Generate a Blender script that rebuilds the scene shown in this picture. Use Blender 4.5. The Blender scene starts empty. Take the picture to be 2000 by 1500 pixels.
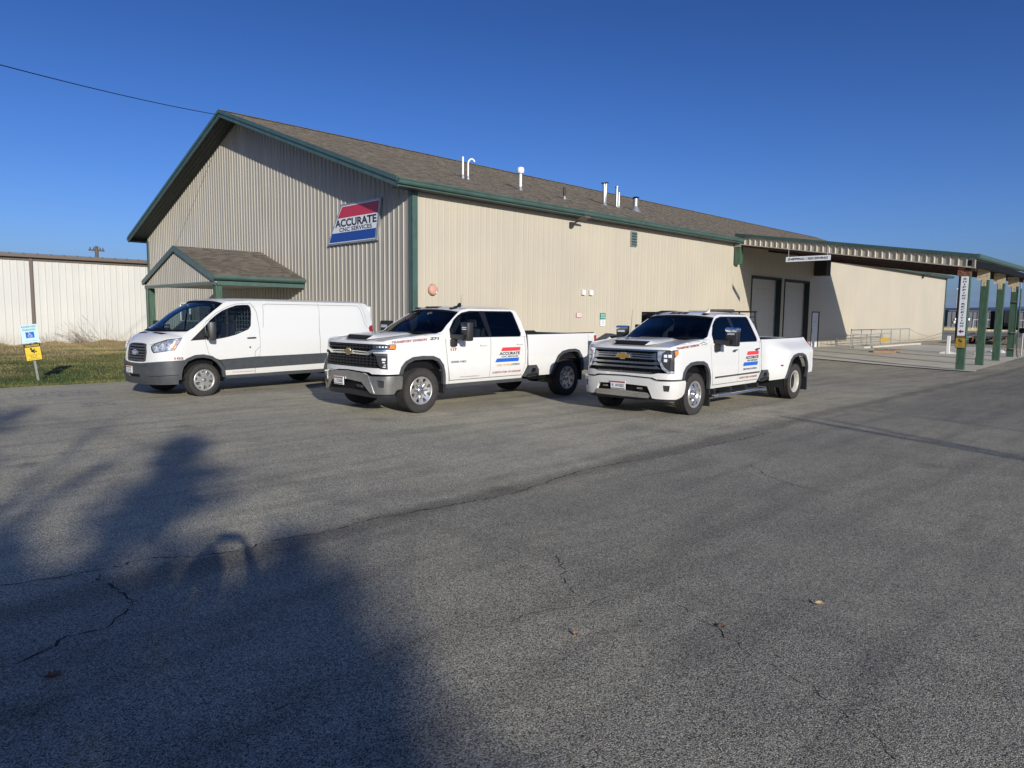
import bpy, bmesh, math, random
import numpy as np
from mathutils import Vector, Matrix
from mathutils.geometry import delaunay_2d_cdt
R=math.radians
random.seed(7)
sc=bpy.context.scene
col=sc.collection
# ---------------------------------------------------------------- camera
CAMH=1.8377; PITCH=0.0979; ROLL=0.0109; FPX=1362.9
cam=bpy.data.cameras.new('camera'); camo=bpy.data.objects.new('camera',cam); col.objects.link(camo)
cam.sensor_width=36; cam.lens=36*FPX/2000; cam.clip_end=20000; cam.clip_start=.02
camo.matrix_world=Matrix.Translation((0,0,CAMH))@Matrix.Rotation(math.pi/2-PITCH,4,'X')@Matrix.Rotation(ROLL,4,'Z')
sc.camera=camo
# ---------------------------------------------------------------- light
SUN_EL=R(16.8); SUN_AZ=R(22.3)      # light travels towards -X,+Y (22.3 deg left of the view axis)
sdir=Vector((-math.sin(SUN_AZ)*math.cos(SUN_EL),math.cos(SUN_AZ)*math.cos(SUN_EL),-math.sin(SUN_EL)))
sl=bpy.data.lights.new('sun','SUN'); sl.energy=5.0; sl.angle=R(.53); sl.color=(1,.95,.86)
so=bpy.data.objects.new('sun',sl); col.objects.link(so); so.rotation_euler=sdir.to_track_quat('-Z','Y').to_euler(); so.location=(20,-40,30)
w=bpy.data.worlds.new('World'); sc.world=w; w.use_nodes=True
nt=w.node_tree; nt.nodes.clear()
wo=nt.nodes.new('ShaderNodeOutputWorld'); bg=nt.nodes.new('ShaderNodeBackground'); sky=nt.nodes.new('ShaderNodeTexSky')
sky.sky_type='NISHITA'; sky.sun_disc=False; sky.sun_elevation=SUN_EL; sky.sun_rotation=math.pi-SUN_AZ
sky.air_density=1.0; sky.dust_density=1.6; sky.ozone_density=3.0; sky.altitude=300
bg.inputs[1].default_value=.092
# deep polarised-looking blue of the photograph, plus thin cloud streaks low over the horizon
hs=nt.nodes.new('ShaderNodeHueSaturation'); hs.inputs['Saturation'].default_value=1.16; hs.inputs['Value'].default_value=1.0
tcw=nt.nodes.new('ShaderNodeTexCoord'); mpw=nt.nodes.new('ShaderNodeMapping'); mpw.inputs['Scale'].default_value=(2,2,26)
nzw=nt.nodes.new('ShaderNodeTexNoise'); nzw.inputs['Scale'].default_value=2.2; nzw.inputs['Detail'].default_value=5
rpw=nt.nodes.new('ShaderNodeValToRGB'); rpw.color_ramp.elements[0].position=.40; rpw.color_ramp.elements[1].position=.58
sxw=nt.nodes.new('ShaderNodeSeparateXYZ'); elw=nt.nodes.new('ShaderNodeMapRange')
elw.inputs['From Min'].default_value=.075; elw.inputs['From Max'].default_value=.02; elw.inputs['To Min'].default_value=0; elw.inputs['To Max'].default_value=.95
mlw=nt.nodes.new('ShaderNodeMath'); mlw.operation='MULTIPLY'
mxw=nt.nodes.new('ShaderNodeMixRGB'); mxw.inputs[2].default_value=(2.0,2.9,4.9,1)
L=nt.links.new
L(sky.outputs[0],hs.inputs['Color']); L(tcw.outputs['Generated'],mpw.inputs[0]); L(mpw.outputs[0],nzw.inputs[0]); L(nzw.outputs[0],rpw.inputs[0])
L(tcw.outputs['Generated'],sxw.inputs[0]); L(sxw.outputs['Z'],elw.inputs['Value']); L(rpw.outputs[0],mlw.inputs[0]); L(elw.outputs[0],mlw.inputs[1])
L(mlw.outputs[0],mxw.inputs[0]); tnt=nt.nodes.new('ShaderNodeMixRGB'); tnt.blend_type='MULTIPLY'; tnt.inputs[0].default_value=1; tnt.inputs[2].default_value=(.47,.595,1.0,1); hz=nt.nodes.new('ShaderNodeMapRange'); hz.inputs['From Min'].default_value=.10; hz.inputs['From Max'].default_value=.38; hz.inputs['To Min'].default_value=1.42; hz.inputs['To Max'].default_value=1.0; L(sxw.outputs['Z'],hz.inputs['Value']); hm=nt.nodes.new('ShaderNodeVectorMath'); hm.operation='SCALE'; L(hs.outputs[0],hm.inputs[0]); L(hz.outputs[0],hm.inputs['Scale']); L(hm.outputs[0],tnt.inputs[1]); L(tnt.outputs[0],mxw.inputs[1]); L(mxw.outputs[0],bg.inputs[0]); L(bg.outputs[0],wo.inputs[0])
vs=sc.view_settings; vs.view_transform='Standard'; vs.look='None'; vs.gamma=1; vs.exposure=0.0
try: vs.use_curve_mapping=False
except Exception: pass
# ---------------------------------------------------------------- frames
BX,BY,BT=-3.1828,22.3318,.7834
CU,SU=math.cos(BT),math.sin(BT)
def BW(u,w_,z=0): return (BX+CU*u-SU*w_,BY+SU*u+CU*w_,z)
def BL(x,y): dx,dy=x-BX,y-BY; return (dx*CU+dy*SU,-dx*SU+dy*CU)
def gz(u,w_): return -.2*math.exp(-(((u-19)/13)**2+((w_+11)/6)**2))
# ---------------------------------------------------------------- materials
def sock(n,*names):
    for a in names:
        if a in n.inputs: return n.inputs[a]
def mat(name,c,rough=.6,metal=0,spec=.5,coat=0,var=0,vscale=3,c2=None,bump=0,bscale=40,emit=None,stretch=None,detail=4):
    m=bpy.data.materials.new(name); m.use_nodes=True; t=m.node_tree; b=t.nodes['Principled BSDF']
    b.inputs['Base Color'].default_value=(*c,1); b.inputs['Roughness'].default_value=rough; b.inputs['Metallic'].default_value=metal
    s=sock(b,'Specular IOR Level','Specular'); s.default_value=spec
    if coat: sock(b,'Coat Weight','Clearcoat').default_value=coat; sock(b,'Coat Roughness','Clearcoat Roughness').default_value=.04
    if var or c2 or bump:
        tc=t.nodes.new('ShaderNodeTexCoord'); mp=t.nodes.new('ShaderNodeMapping'); t.links.new(tc.outputs['Object'],mp.inputs[0])
        if stretch: mp.inputs['Scale'].default_value=stretch
    if var or c2:
        n=t.nodes.new('ShaderNodeTexNoise'); n.inputs['Scale'].default_value=vscale; n.inputs['Detail'].default_value=detail; n.inputs['Roughness'].default_value=.6
        t.links.new(mp.outputs[0],n.inputs['Vector'])
        r=t.nodes.new('ShaderNodeValToRGB'); r.color_ramp.elements[0].position=.36; r.color_ramp.elements[1].position=.64
        a=c2 if c2 else tuple(max(0,x*(1-var)) for x in c); d=c if c2 else tuple(min(1,x*(1+var)) for x in c)
        r.color_ramp.elements[0].color=(*a,1); r.color_ramp.elements[1].color=(*d,1)
        t.links.new(n.outputs[0],r.inputs[0]); t.links.new(r.outputs[0],b.inputs['Base Color'])
    if bump:
        n2=t.nodes.new('ShaderNodeTexNoise'); n2.inputs['Scale'].default_value=bscale; n2.inputs['Detail'].default_value=3
        t.links.new(mp.outputs[0],n2.inputs['Vector']); bp=t.nodes.new('ShaderNodeBump'); bp.inputs['Strength'].default_value=bump; bp.inputs['Distance'].default_value=.01
        t.links.new(n2.outputs[0],bp.inputs['Height']); t.links.new(bp.outputs[0],b.inputs['Normal'])
    if emit: sock(b,'Emission Color','Emission').default_value=(*emit,1); b.inputs['Emission Strength'].default_value=1
    return m
def glass(name,tint,refl=.5):
    m=bpy.data.materials.new(name); m.use_nodes=True; t=m.node_tree; t.nodes.clear()
    o=t.nodes.new('ShaderNodeOutputMaterial'); g=t.nodes.new('ShaderNodeBsdfGlossy'); tr=t.nodes.new('ShaderNodeBsdfTransparent'); mx=t.nodes.new('ShaderNodeMixShader'); f=t.nodes.new('ShaderNodeFresnel')
    f.inputs[0].default_value=1.5; g.inputs['Roughness'].default_value=.015; tr.inputs[0].default_value=(*tint,1)
    mm=t.nodes.new('ShaderNodeMath'); mm.operation='MULTIPLY_ADD'; mm.inputs[1].default_value=1.0; mm.inputs[2].default_value=refl
    t.links.new(f.outputs[0],mm.inputs[0]); t.links.new(mm.outputs[0],mx.inputs[0]); t.links.new(tr.outputs[0],mx.inputs[1]); t.links.new(g.outputs[0],mx.inputs[2]); t.links.new(mx.outputs[0],o.inputs[0])
    return m
M={}
M['white']=mat('white paint',(.61,.61,.595),.28,coat=.6,var=.02,vscale=2)
M['whiteb']=mat('white van paint',(.60,.605,.59),.32,coat=.5,var=.025,vscale=2)
M['black']=mat('black plastic',(.018,.018,.02),.45)
M['blk2']=mat('deep black',(.006,.006,.007),.6,spec=.2)
M['gloss']=mat('gloss black',(.012,.012,.014),.12,coat=.5)
M['jamb']=mat('dark jamb paint',(.018,.030,.030),.6)
M['gable']=mat('greyer beige siding',(.395,.37,.315),.5)  # greyer copy of the beige siding, used on the gable walls
M['gchrome']=mat('grille chrome',(.34,.345,.36),.24,metal=1)
M['simch']=mat('wheel simulator polish',(.62,.61,.59),.30,metal=.85)
M['grayp']=mat('grey plastic cladding',(.050,.055,.060),.55,var=.12,vscale=8)
M['tire']=mat('tyre rubber',(.040,.038,.036),.85,spec=.25,var=.15,vscale=12)
M['chrome']=mat('chrome',(.80,.80,.80),.10,metal=1)
M['bchrome']=mat('brushed chrome',(.80,.80,.79),.20,metal=1,var=.08,vscale=9)
M['alloy']=mat('silver alloy',(.62,.61,.58),.32,metal=.75)
M['steelw']=mat('pale steel rim',(.58,.56,.50),.45,metal=.35,var=.1,vscale=10)
M['gold']=mat('gold emblem',(.55,.34,.07),.3,metal=.7)
M['goldd']=mat('dull gold emblem',(.30,.22,.10),.35,metal=.7)
M['fblue']=mat('blue emblem',(.02,.06,.22),.25,coat=.5)
M['amber']=mat('amber lens',(.80,.22,.03),.2,coat=.8)
M['redl']=mat('red lens',(.30,.012,.015),.2,coat=.8)
M['lensd']=mat('dark lamp glass',(.03,.032,.036),.08,coat=.8)
M['lensc']=mat('clear lamp reflector',(.50,.54,.60),.14,metal=.6,var=.5,vscale=18)
M['led']=mat('lamp projector',(.85,.87,.90),.15,metal=.3)
M['dirt']=mat('dusty wheel well',(.20,.17,.13),.9,c2=(.045,.042,.04),vscale=5)
M['seat']=mat('seat cloth',(.022,.024,.030),.9)
M['seatg']=mat('grey trim',(.14,.145,.15),.8)
M['glassw']=glass('windscreen glass',(.80,.90,.86),.0)
M['glassd']=glass('privacy glass',(.06,.075,.09),.02)
M['glassv']=glass('side glass',(.60,.68,.68),.0)
M['plate']=mat('plate white',(.75,.75,.73),.4)
M['red']=mat('red vinyl',(.72,.045,.055),.4)
M['blue']=mat('blue vinyl',(.015,.11,.50),.4)
M['redt']=mat('dark red lettering',(.30,.07,.06),.45)
M['blkt']=mat('black lettering',(.02,.025,.04),.45)
M['gryt']=mat('grey lettering',(.08,.085,.10),.4)
M['gldt']=mat('ochre lettering',(.55,.36,.10),.45)
M['white2']=mat('white vinyl',(.72,.74,.77),.4)
M['beige']=mat('beige metal siding',(.45,.41,.325),.45,var=.025,vscale=1.2,stretch=(1,1,.25))
M['green']=mat('dark green trim',(.055,.102,.088),.42,var=.12,vscale=3)
M['greenl']=mat('green painted timber',(.042,.088,.056),.55,var=.22,vscale=4,stretch=(3,3,.6),bump=.2,bscale=30)
M['soffit']=mat('soffit',(.10,.105,.10),.7)
M['dark']=mat('dark steel',(.03,.028,.03),.6,var=.2,vscale=6)
M['rust']=mat('rusty bracket',(.28,.11,.06),.8,c2=(.10,.045,.03),vscale=9)
M['cream']=mat('cream bracket',(.50,.43,.30),.6,var=.15,vscale=7)
M['galv']=mat('galvanised steel',(.42,.43,.43),.42,metal=.7,var=.1,vscale=10)
M['pvc']=mat('white pipe',(.75,.75,.74),.4)
M['doorw']=mat('white door paint',(.62,.63,.64),.5,var=.03)
M['dock']=mat('dock door panel',(.50,.49,.46),.55,var=.04,vscale=3)
M['wbld']=mat('white metal siding',(.53,.53,.505),.5,var=.03,vscale=1.5,stretch=(1,1,.3))
M['brown']=mat('brown trim',(.12,.095,.08),.55)
M['groof']=mat('grey metal roof',(.16,.18,.21),.5)
M['conc']=mat('concrete slab',(.58,.54,.45),.9,c2=(.47,.44,.365),vscale=.9,bump=.15,bscale=60)
M['joint']=mat('joint filler',(.03,.028,.026),.95)
M['wood']=mat('weathered timber',(.42,.27,.16),.8,c2=(.26,.17,.11),vscale=6,stretch=(1,6,1))
M['brownw']=mat('dark brown beam',(.045,.022,.018),.75,var=.3,vscale=5)
M['navy']=mat('dark blue metal building',(.028,.034,.055),.5)
M['tan']=mat('tan building',(.46,.41,.32),.6)
M['yel']=mat('yellow sign',(.72,.50,.04),.4)
M['yel2']=mat('aged yellow sign',(.42,.27,.03),.5)
M['sgr']=mat('sign green',(.02,.22,.16),.45)
M['hblue']=mat('sign blue',(.01,.13,.48),.4)
M['hpale']=mat('pale sign face',(.50,.66,.72),.4)
M['bell']=mat('faded red bell',(.52,.28,.21),.5,var=.1)
M['twig']=mat('dry twigs',(.26,.20,.14),.9)
M['bark']=mat('bark',(.11,.085,.065),.9,var=.3,vscale=8)
M['leaf']=mat('pine needles',(.045,.07,.035),.8,var=.3,vscale=20)
M['dleaf']=mat('dead leaf',(.50,.28,.17),.8,var=.3,vscale=30)
M['dleaf2']=mat('tan dead leaf',(.56,.42,.25),.8,var=.25,vscale=30)
M['dleaf3']=mat('brown dead leaf',(.16,.085,.055),.85,var=.3,vscale=30)
M['skin']=mat('skin',(.5,.3,.2),.6)
M['denim']=mat('denim',(.05,.07,.13),.9)
M['jacket']=mat('dark jacket',(.04,.04,.05),.9)
M['hair']=mat('brown hair',(.05,.03,.02),.8)
M['dryg']=mat('dry field grass',(.42,.34,.19),1,var=.2,vscale=.4)
M['hill']=mat('distant hills',(.12,.18,.30),1,c2=(.08,.13,.24),vscale=.004)
def streak(m,base,amt=.16,foot=(.30,.26,.19)):
    # rain streaks down the sheets, lap seams and splash dirt at the foot
    t=m.node_tree; b=t.nodes['Principled BSDF']; N=t.nodes.new; K=t.links.new; tc=N('ShaderNodeTexCoord')
    mp=N('ShaderNodeMapping'); mp.inputs['Scale'].default_value=(2.4,2.4,.10); K(tc.outputs['Object'],mp.inputs[0]); n=N('ShaderNodeTexNoise'); n.inputs['Scale'].default_value=1.6; n.inputs['Detail'].default_value=5; n.inputs['Roughness'].default_value=.65; K(mp.outputs[0],n.inputs['Vector'])
    r=N('ShaderNodeValToRGB'); r.color_ramp.elements[0].position=.34; r.color_ramp.elements[1].position=.62; r.color_ramp.elements[0].color=(*[x*(1-amt) for x in base],1); r.color_ramp.elements[1].color=(*base,1); K(n.outputs[0],r.inputs[0])
    n2=N('ShaderNodeTexNoise'); n2.inputs['Scale'].default_value=.35; n2.inputs['Detail'].default_value=3; K(tc.outputs['Object'],n2.inputs['Vector']); r2=N('ShaderNodeValToRGB'); r2.color_ramp.elements[0].position=.35; r2.color_ramp.elements[1].position=.65; r2.color_ramp.elements[0].color=(.95,.95,.955,1); r2.color_ramp.elements[1].color=(1.03,1.02,1.0,1); K(n2.outputs[0],r2.inputs[0])
    x=N('ShaderNodeMixRGB'); x.blend_type='MULTIPLY'; x.inputs[0].default_value=1; K(r.outputs[0],x.inputs[1]); K(r2.outputs[0],x.inputs[2])
    sp=N('ShaderNodeSeparateXYZ'); K(tc.outputs['Object'],sp.inputs[0]); ad=N('ShaderNodeMath'); ad.operation='MULTIPLY_ADD'; ad.inputs[1].default_value=.9; K(n.outputs[0],ad.inputs[0]); K(sp.outputs[2],ad.inputs[2])
    mr=N('ShaderNodeMapRange'); mr.inputs['From Min'].default_value=.45; mr.inputs['From Max'].default_value=1.25; mr.inputs['To Min'].default_value=.55; mr.inputs['To Max'].default_value=0; K(ad.outputs[0],mr.inputs['Value'])
    y=N('ShaderNodeMixRGB'); K(mr.outputs[0],y.inputs[0]); K(x.outputs[0],y.inputs[1]); y.inputs[2].default_value=(*foot,1); K(y.outputs[0],b.inputs['Base Color'])
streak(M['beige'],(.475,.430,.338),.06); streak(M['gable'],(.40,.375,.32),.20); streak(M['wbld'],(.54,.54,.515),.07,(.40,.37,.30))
def dust(m,base):
    # road dust low on the bodies
    t=m.node_tree; b=t.nodes['Principled BSDF']; N=t.nodes.new; K=t.links.new; tc=N('ShaderNodeTexCoord'); n=N('ShaderNodeTexNoise'); n.inputs['Scale'].default_value=4; n.inputs['Detail'].default_value=6; n.inputs['Roughness'].default_value=.7; K(tc.outputs['Object'],n.inputs['Vector'])
    sp=N('ShaderNodeSeparateXYZ'); K(tc.outputs['Object'],sp.inputs[0]); ad=N('ShaderNodeMath'); ad.operation='MULTIPLY_ADD'; ad.inputs[1].default_value=.5; K(n.outputs[0],ad.inputs[0]); K(sp.outputs[2],ad.inputs[2])
    mr=N('ShaderNodeMapRange'); mr.inputs['From Min'].default_value=.68; mr.inputs['From Max'].default_value=1.15; mr.inputs['To Min'].default_value=.38; mr.inputs['To Max'].default_value=0; K(ad.outputs[0],mr.inputs['Value'])
    y=N('ShaderNodeMixRGB'); K(mr.outputs[0],y.inputs[0]); y.inputs[1].default_value=(*base,1); y.inputs[2].default_value=(.42,.39,.33,1); K(y.outputs[0],b.inputs['Base Color'])
    rr=N('ShaderNodeMapRange'); rr.inputs['To Min'].default_value=.26; rr.inputs['To Max'].default_value=.75; rr.inputs['From Max'].default_value=.4; K(mr.outputs[0],rr.inputs['Value']); K(rr.outputs[0],b.inputs['Roughness'])
dust(M['white'],(.66,.66,.64)); dust(M['whiteb'],(.645,.65,.63))
# asphalt
def asphalt():
    m=bpy.data.materials.new('asphalt'); m.use_nodes=True; t=m.node_tree; b=t.nodes['Principled BSDF']; N=t.nodes.new; K=t.links.new
    tc=N('ShaderNodeTexCoord'); P=tc.outputs['Object']
    def noise(s,d=4,r=.6):
        n=N('ShaderNodeTexNoise'); n.inputs['Scale'].default_value=s; n.inputs['Detail'].default_value=d; n.inputs['Roughness'].default_value=r; K(P,n.inputs['Vector']); return n.outputs[0]
    def ramp(src,a,b_,ca,cb):
        r=N('ShaderNodeValToRGB'); r.color_ramp.elements[0].position=a; r.color_ramp.elements[1].position=b_
        r.color_ramp.elements[0].color=(*ca,1); r.color_ramp.elements[1].color=(*cb,1); K(src,r.inputs[0]); return r.outputs[0]
    def mix(f,a,b_,mode='MIX'):
        x=N('ShaderNodeMixRGB'); x.blend_type=mode
        if isinstance(f,float): x.inputs[0].default_value=f
        else: K(f,x.inputs[0])
        K(a,x.inputs[1]); K(b_,x.inputs[2]); return x.outputs[0]
    v=N('ShaderNodeTexVoronoi'); v.inputs['Scale'].default_value=165; K(P,v.inputs['Vector'])
    sx=N('ShaderNodeSeparateColor'); K(v.outputs['Color'],sx.inputs[0])
    stone=ramp(sx.outputs[0],.0,1.,(.07,.066,.054),(.80,.765,.64))
    el=N('ShaderNodeValToRGB'); el.color_ramp.elements[0].position=.90; el.color_ramp.elements[1].position=.93; K(sx.outputs[1],el.inputs[0]); 
    el.color_ramp.elements[0].color=(0,0,0,1); el.color_ramp.elements[1].color=(1,1,1,1)
    pale=N('ShaderNodeRGB'); pale.outputs[0].default_value=(.95,.91,.80,1)
    c=mix(el.outputs[0],stone,pale.outputs[0])
    mott=ramp(noise(420,2,.7),.35,.7,(.60,.60,.60),(1.25,1.25,1.25)); c=mix(1.,c,mott,'MULTIPLY')
    big=ramp(noise(.22,5,.62),.34,.68,(.80,.80,.82),(1.14,1.12,1.06)); c=mix(1.,c,big,'MULTIPLY')
    mid=ramp(noise(1.7,5,.7),.34,.66,(.88,.88,.89),(1.08,1.075,1.05)); c=mix(1.,c,mid,'MULTIPLY')
    # dark paving seams running across the lot (bands with ragged edges)
    sp=N('ShaderNodeSeparateXYZ'); K(P,sp.inputs[0])
    for (nx,ny,c0,wd,st) in SEAMS:
        a=N('ShaderNodeMath'); a.operation='MULTIPLY_ADD'; a.inputs[1].default_value=nx; a.inputs[2].default_value=-c0; K(sp.outputs[0],a.inputs[0])
        d=N('ShaderNodeMath'); d.operation='MULTIPLY_ADD'; d.inputs[1].default_value=ny; K(sp.outputs[1],d.inputs[0]); K(a.outputs[0],d.inputs[2])
        n=noise(1.3,4); e=N('ShaderNodeMath'); e.operation='MULTIPLY_ADD'; e.inputs[1].default_value=.5; K(n,e.inputs[0]); K(d.outputs[0],e.inputs[2])
        ab=N('ShaderNodeMath'); ab.operation='SUBTRACT'; ab.inputs[1].default_value=.25; K(e.outputs[0],ab.inputs[0])
        ab2=N('ShaderNodeMath'); ab2.operation='ABSOLUTE'; K(ab.outputs[0],ab2.inputs[0])
        mr=N('ShaderNodeMapRange'); mr.inputs['From Min'].default_value=wd*.35; mr.inputs['From Max'].default_value=wd; mr.inputs['To Min'].default_value=st; mr.inputs['To Max'].default_value=1; K(ab2.outputs[0],mr.inputs['Value'])
        cc=N('ShaderNodeCombineColor'); [K(mr.outputs[0],cc.inputs[i]) for i in range(3)]
        c=mix(1.,c,cc.outputs[0],'MULTIPLY')
    # drips and tyre scuffs
    v3=N('ShaderNodeTexVoronoi'); v3.inputs['Scale'].default_value=.55; K(P,v3.inputs['Vector'])
    wob=N('ShaderNodeMath'); wob.operation='MULTIPLY_ADD'; wob.inputs[1].default_value=.22; K(noise(3.5,4),wob.inputs[0]); K(v3.outputs['Distance'],wob.inputs[2])
    c=mix(1.,c,ramp(wob.outputs[0],.14,.26,(.72,.71,.70),(1,1,1)),'MULTIPLY')
    mpx=N('ShaderNodeMapping'); mpx.inputs['Scale'].default_value=(.35,2.6,1); mpx.inputs['Rotation'].default_value=(0,0,.5); K(P,mpx.inputs[0]); nx_=N('ShaderNodeTexNoise'); nx_.inputs['Scale'].default_value=1.2; nx_.inputs['Detail'].default_value=5; K(mpx.outputs[0],nx_.inputs['Vector'])
    c=mix(1.,c,ramp(nx_.outputs[0],.36,.52,(.84,.84,.85),(1.02,1.02,1.02)),'MULTIPLY')
    # two paving lifts meet at the long seam: paler, warmer surface beyond it, darker aggregate this side
    n4=noise(.9,4); ay=N('ShaderNodeMath'); ay.operation='MULTIPLY_ADD'; ay.inputs[1].default_value=.9; K(n4,ay.inputs[0]); K(sp.outputs[1],ay.inputs[2])
    st=N('ShaderNodeMapRange'); st.inputs['From Min'].default_value=-12.9; st.inputs['From Max'].default_value=-11.6; K(ay.outputs[0],st.inputs['Value'])
    c=mix(1.,c,ramp(st.outputs[0],0,1,(.68,.672,.64),(1.0,.98,.90)),'MULTIPLY')
    mu=N('ShaderNodeMapRange'); mu.inputs['From Min'].default_value=0; mu.inputs['From Max'].default_value=9; K(sp.outputs[0],mu.inputs['Value']); c=mix(1.,c,ramp(mu.outputs[0],0,1,(1,1,1),(.80,.80,.81)),'MULTIPLY')
    K(c,b.inputs['Base Color']); b.inputs['Roughness'].default_value=.82; sock(b,'Specular IOR Level','Specular').default_value=.28
    v2=N('ShaderNodeTexVoronoi'); v2.inputs['Scale'].default_value=165; K(P,v2.inputs['Vector'])
    bp=N('ShaderNodeBump'); bp.invert=True; bp.inputs['Strength'].default_value=.55; bp.inputs['Distance'].default_value=.004; K(v2.outputs['Distance'],bp.inputs['Height'])
    n3=noise(7,4); bp2=N('ShaderNodeBump'); bp2.inputs['Strength'].default_value=.25; bp2.inputs['Distance'].default_value=.02; K(n3,bp2.inputs['Height']); K(bp.outputs[0],bp2.inputs['Normal'])
    K(bp2.outputs[0],b.inputs['Normal'])
    return m
SEAMS=[(-.02,1,-12.75,.24,.70),(0,1,-15.15,.2,.88),(1,.1,-11.1,.18,.9),(.05,1,-9.6,.2,.88)]
M['asphalt']=asphalt()
def shingle():
    m=bpy.data.materials.new('asphalt shingles'); m.use_nodes=True; t=m.node_tree; b=t.nodes['Principled BSDF']; N=t.nodes.new; K=t.links.new
    tc=N('ShaderNodeTexCoord'); uv=tc.outputs['UV']
    br=N('ShaderNodeTexBrick'); br.inputs['Scale'].default_value=1; br.inputs['Brick Width'].default_value=.30; br.inputs['Row Height'].default_value=.145; br.inputs['Mortar Size'].default_value=.006
    br.inputs['Color1'].default_value=(.19,.165,.13,1); br.inputs['Color2'].default_value=(.105,.092,.078,1); br.inputs['Mortar'].default_value=(.035,.03,.027,1); br.inputs['Bias'].default_value=-.1; br.offset=.37; K(uv,br.inputs['Vector'])
    n=N('ShaderNodeTexNoise'); n.inputs['Scale'].default_value=5; n.inputs['Detail'].default_value=6; n.inputs['Roughness'].default_value=.75; K(uv,n.inputs['Vector'])
    r=N('ShaderNodeValToRGB'); r.color_ramp.elements[0].position=.3; r.color_ramp.elements[1].position=.7; r.color_ramp.elements[0].color=(.62,.62,.62,1); r.color_ramp.elements[1].color=(1.45,1.42,1.36,1); K(n.outputs[0],r.inputs[0])
    x=N('ShaderNodeMixRGB'); x.blend_type='MULTIPLY'; x.inputs[0].default_value=1; K(br.outputs[0],x.inputs[1]); K(r.outputs[0],x.inputs[2]); K(x.outputs[0],b.inputs['Base Color'])
    b.inputs['Roughness'].default_value=.95; bp=N('ShaderNodeBump'); bp.inputs['Strength'].default_value=.6; bp.inputs['Distance'].default_value=.012; bp.invert=True; K(br.outputs['Fac'],bp.inputs['Height']); K(bp.outputs[0],b.inputs['Normal'])
    return m
M['shingle']=shingle()
def tabmat():
    m=bpy.data.materials.new('shingle tabs'); m.use_nodes=True; t=m.node_tree; b=t.nodes['Principled BSDF']; N=t.nodes.new; K=t.links.new
    tc=N('ShaderNodeTexCoord'); wn=N('ShaderNodeTexWhiteNoise'); wn.noise_dimensions='2D'; K(tc.outputs['UV'],wn.inputs['Vector'])
    r=N('ShaderNodeValToRGB'); r.color_ramp.elements[0].color=(.075,.064,.050,1); r.color_ramp.elements[1].color=(.195,.168,.130,1); K(wn.outputs['Value'],r.inputs[0])
    n=N('ShaderNodeTexNoise'); n.inputs['Scale'].default_value=60; n.inputs['Detail'].default_value=3; K(tc.outputs['Object'],n.inputs['Vector'])
    r2=N('ShaderNodeValToRGB'); r2.color_ramp.elements[0].position=.3; r2.color_ramp.elements[1].position=.7; r2.color_ramp.elements[0].color=(.7,.7,.7,1); r2.color_ramp.elements[1].color=(1.25,1.24,1.22,1); K(n.outputs[0],r2.inputs[0])
    x=N('ShaderNodeMixRGB'); x.blend_type='MULTIPLY'; x.inputs[0].default_value=1; K(r.outputs[0],x.inputs[1]); K(r2.outputs[0],x.inputs[2]); K(x.outputs[0],b.inputs['Base Color']); b.inputs['Roughness'].default_value=.95; return m
M['tabs']=tabmat()
def shingle_tabs(parent,u0,u1,wE,zE,wR,zR,seed):
    rr=random.Random(seed); sl=math.hypot(wR-wE,zR-zE); dy,dz=(wR-wE)/sl,(zR-zE)/sl; ny,nz=-dz,dy
    if nz<0: ny,nz=-ny,-nz
    V=[];F=[];U=[];ex=.145; k=0
    while k*ex<sl-.02:
        s0=k*ex; s1=min(s0+ex+.01,sl); u=u0-rr.random()*.3
        while u<u1:
            wd=rr.choice((.16,.22,.30,.34)); a,c=max(u,u0),min(u+wd-.003,u1); th=rr.choice((.006,.008,.013))
            if c>a:
                i=len(V)
                for (uu,s,h) in((a,s0,th),(c,s0,th),(c,s1,.003),(a,s1,.003),(a,s0,0),(c,s0,0)): V.append((uu,wE+dy*s+ny*h,zE+dz*s+nz*h))
                F+=[(i,i+1,i+2,i+3),(i+4,i+5,i+1,i)]; q=(rr.random(),rr.random()); U+=[q]*6
            u+=wd
        k+=1
    b=MB(); b.v=V; b.f=F; o=b.build('shingles',M['tabs'],parent,fix=False); ul=o.data.uv_layers.new(name='uv')
    vi=np.empty(len(o.data.loops),int); o.data.loops.foreach_get('vertex_index',vi); ul.data.foreach_set('uv',np.array(U)[vi].ravel()); o['kind']='stuff'; return o
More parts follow.
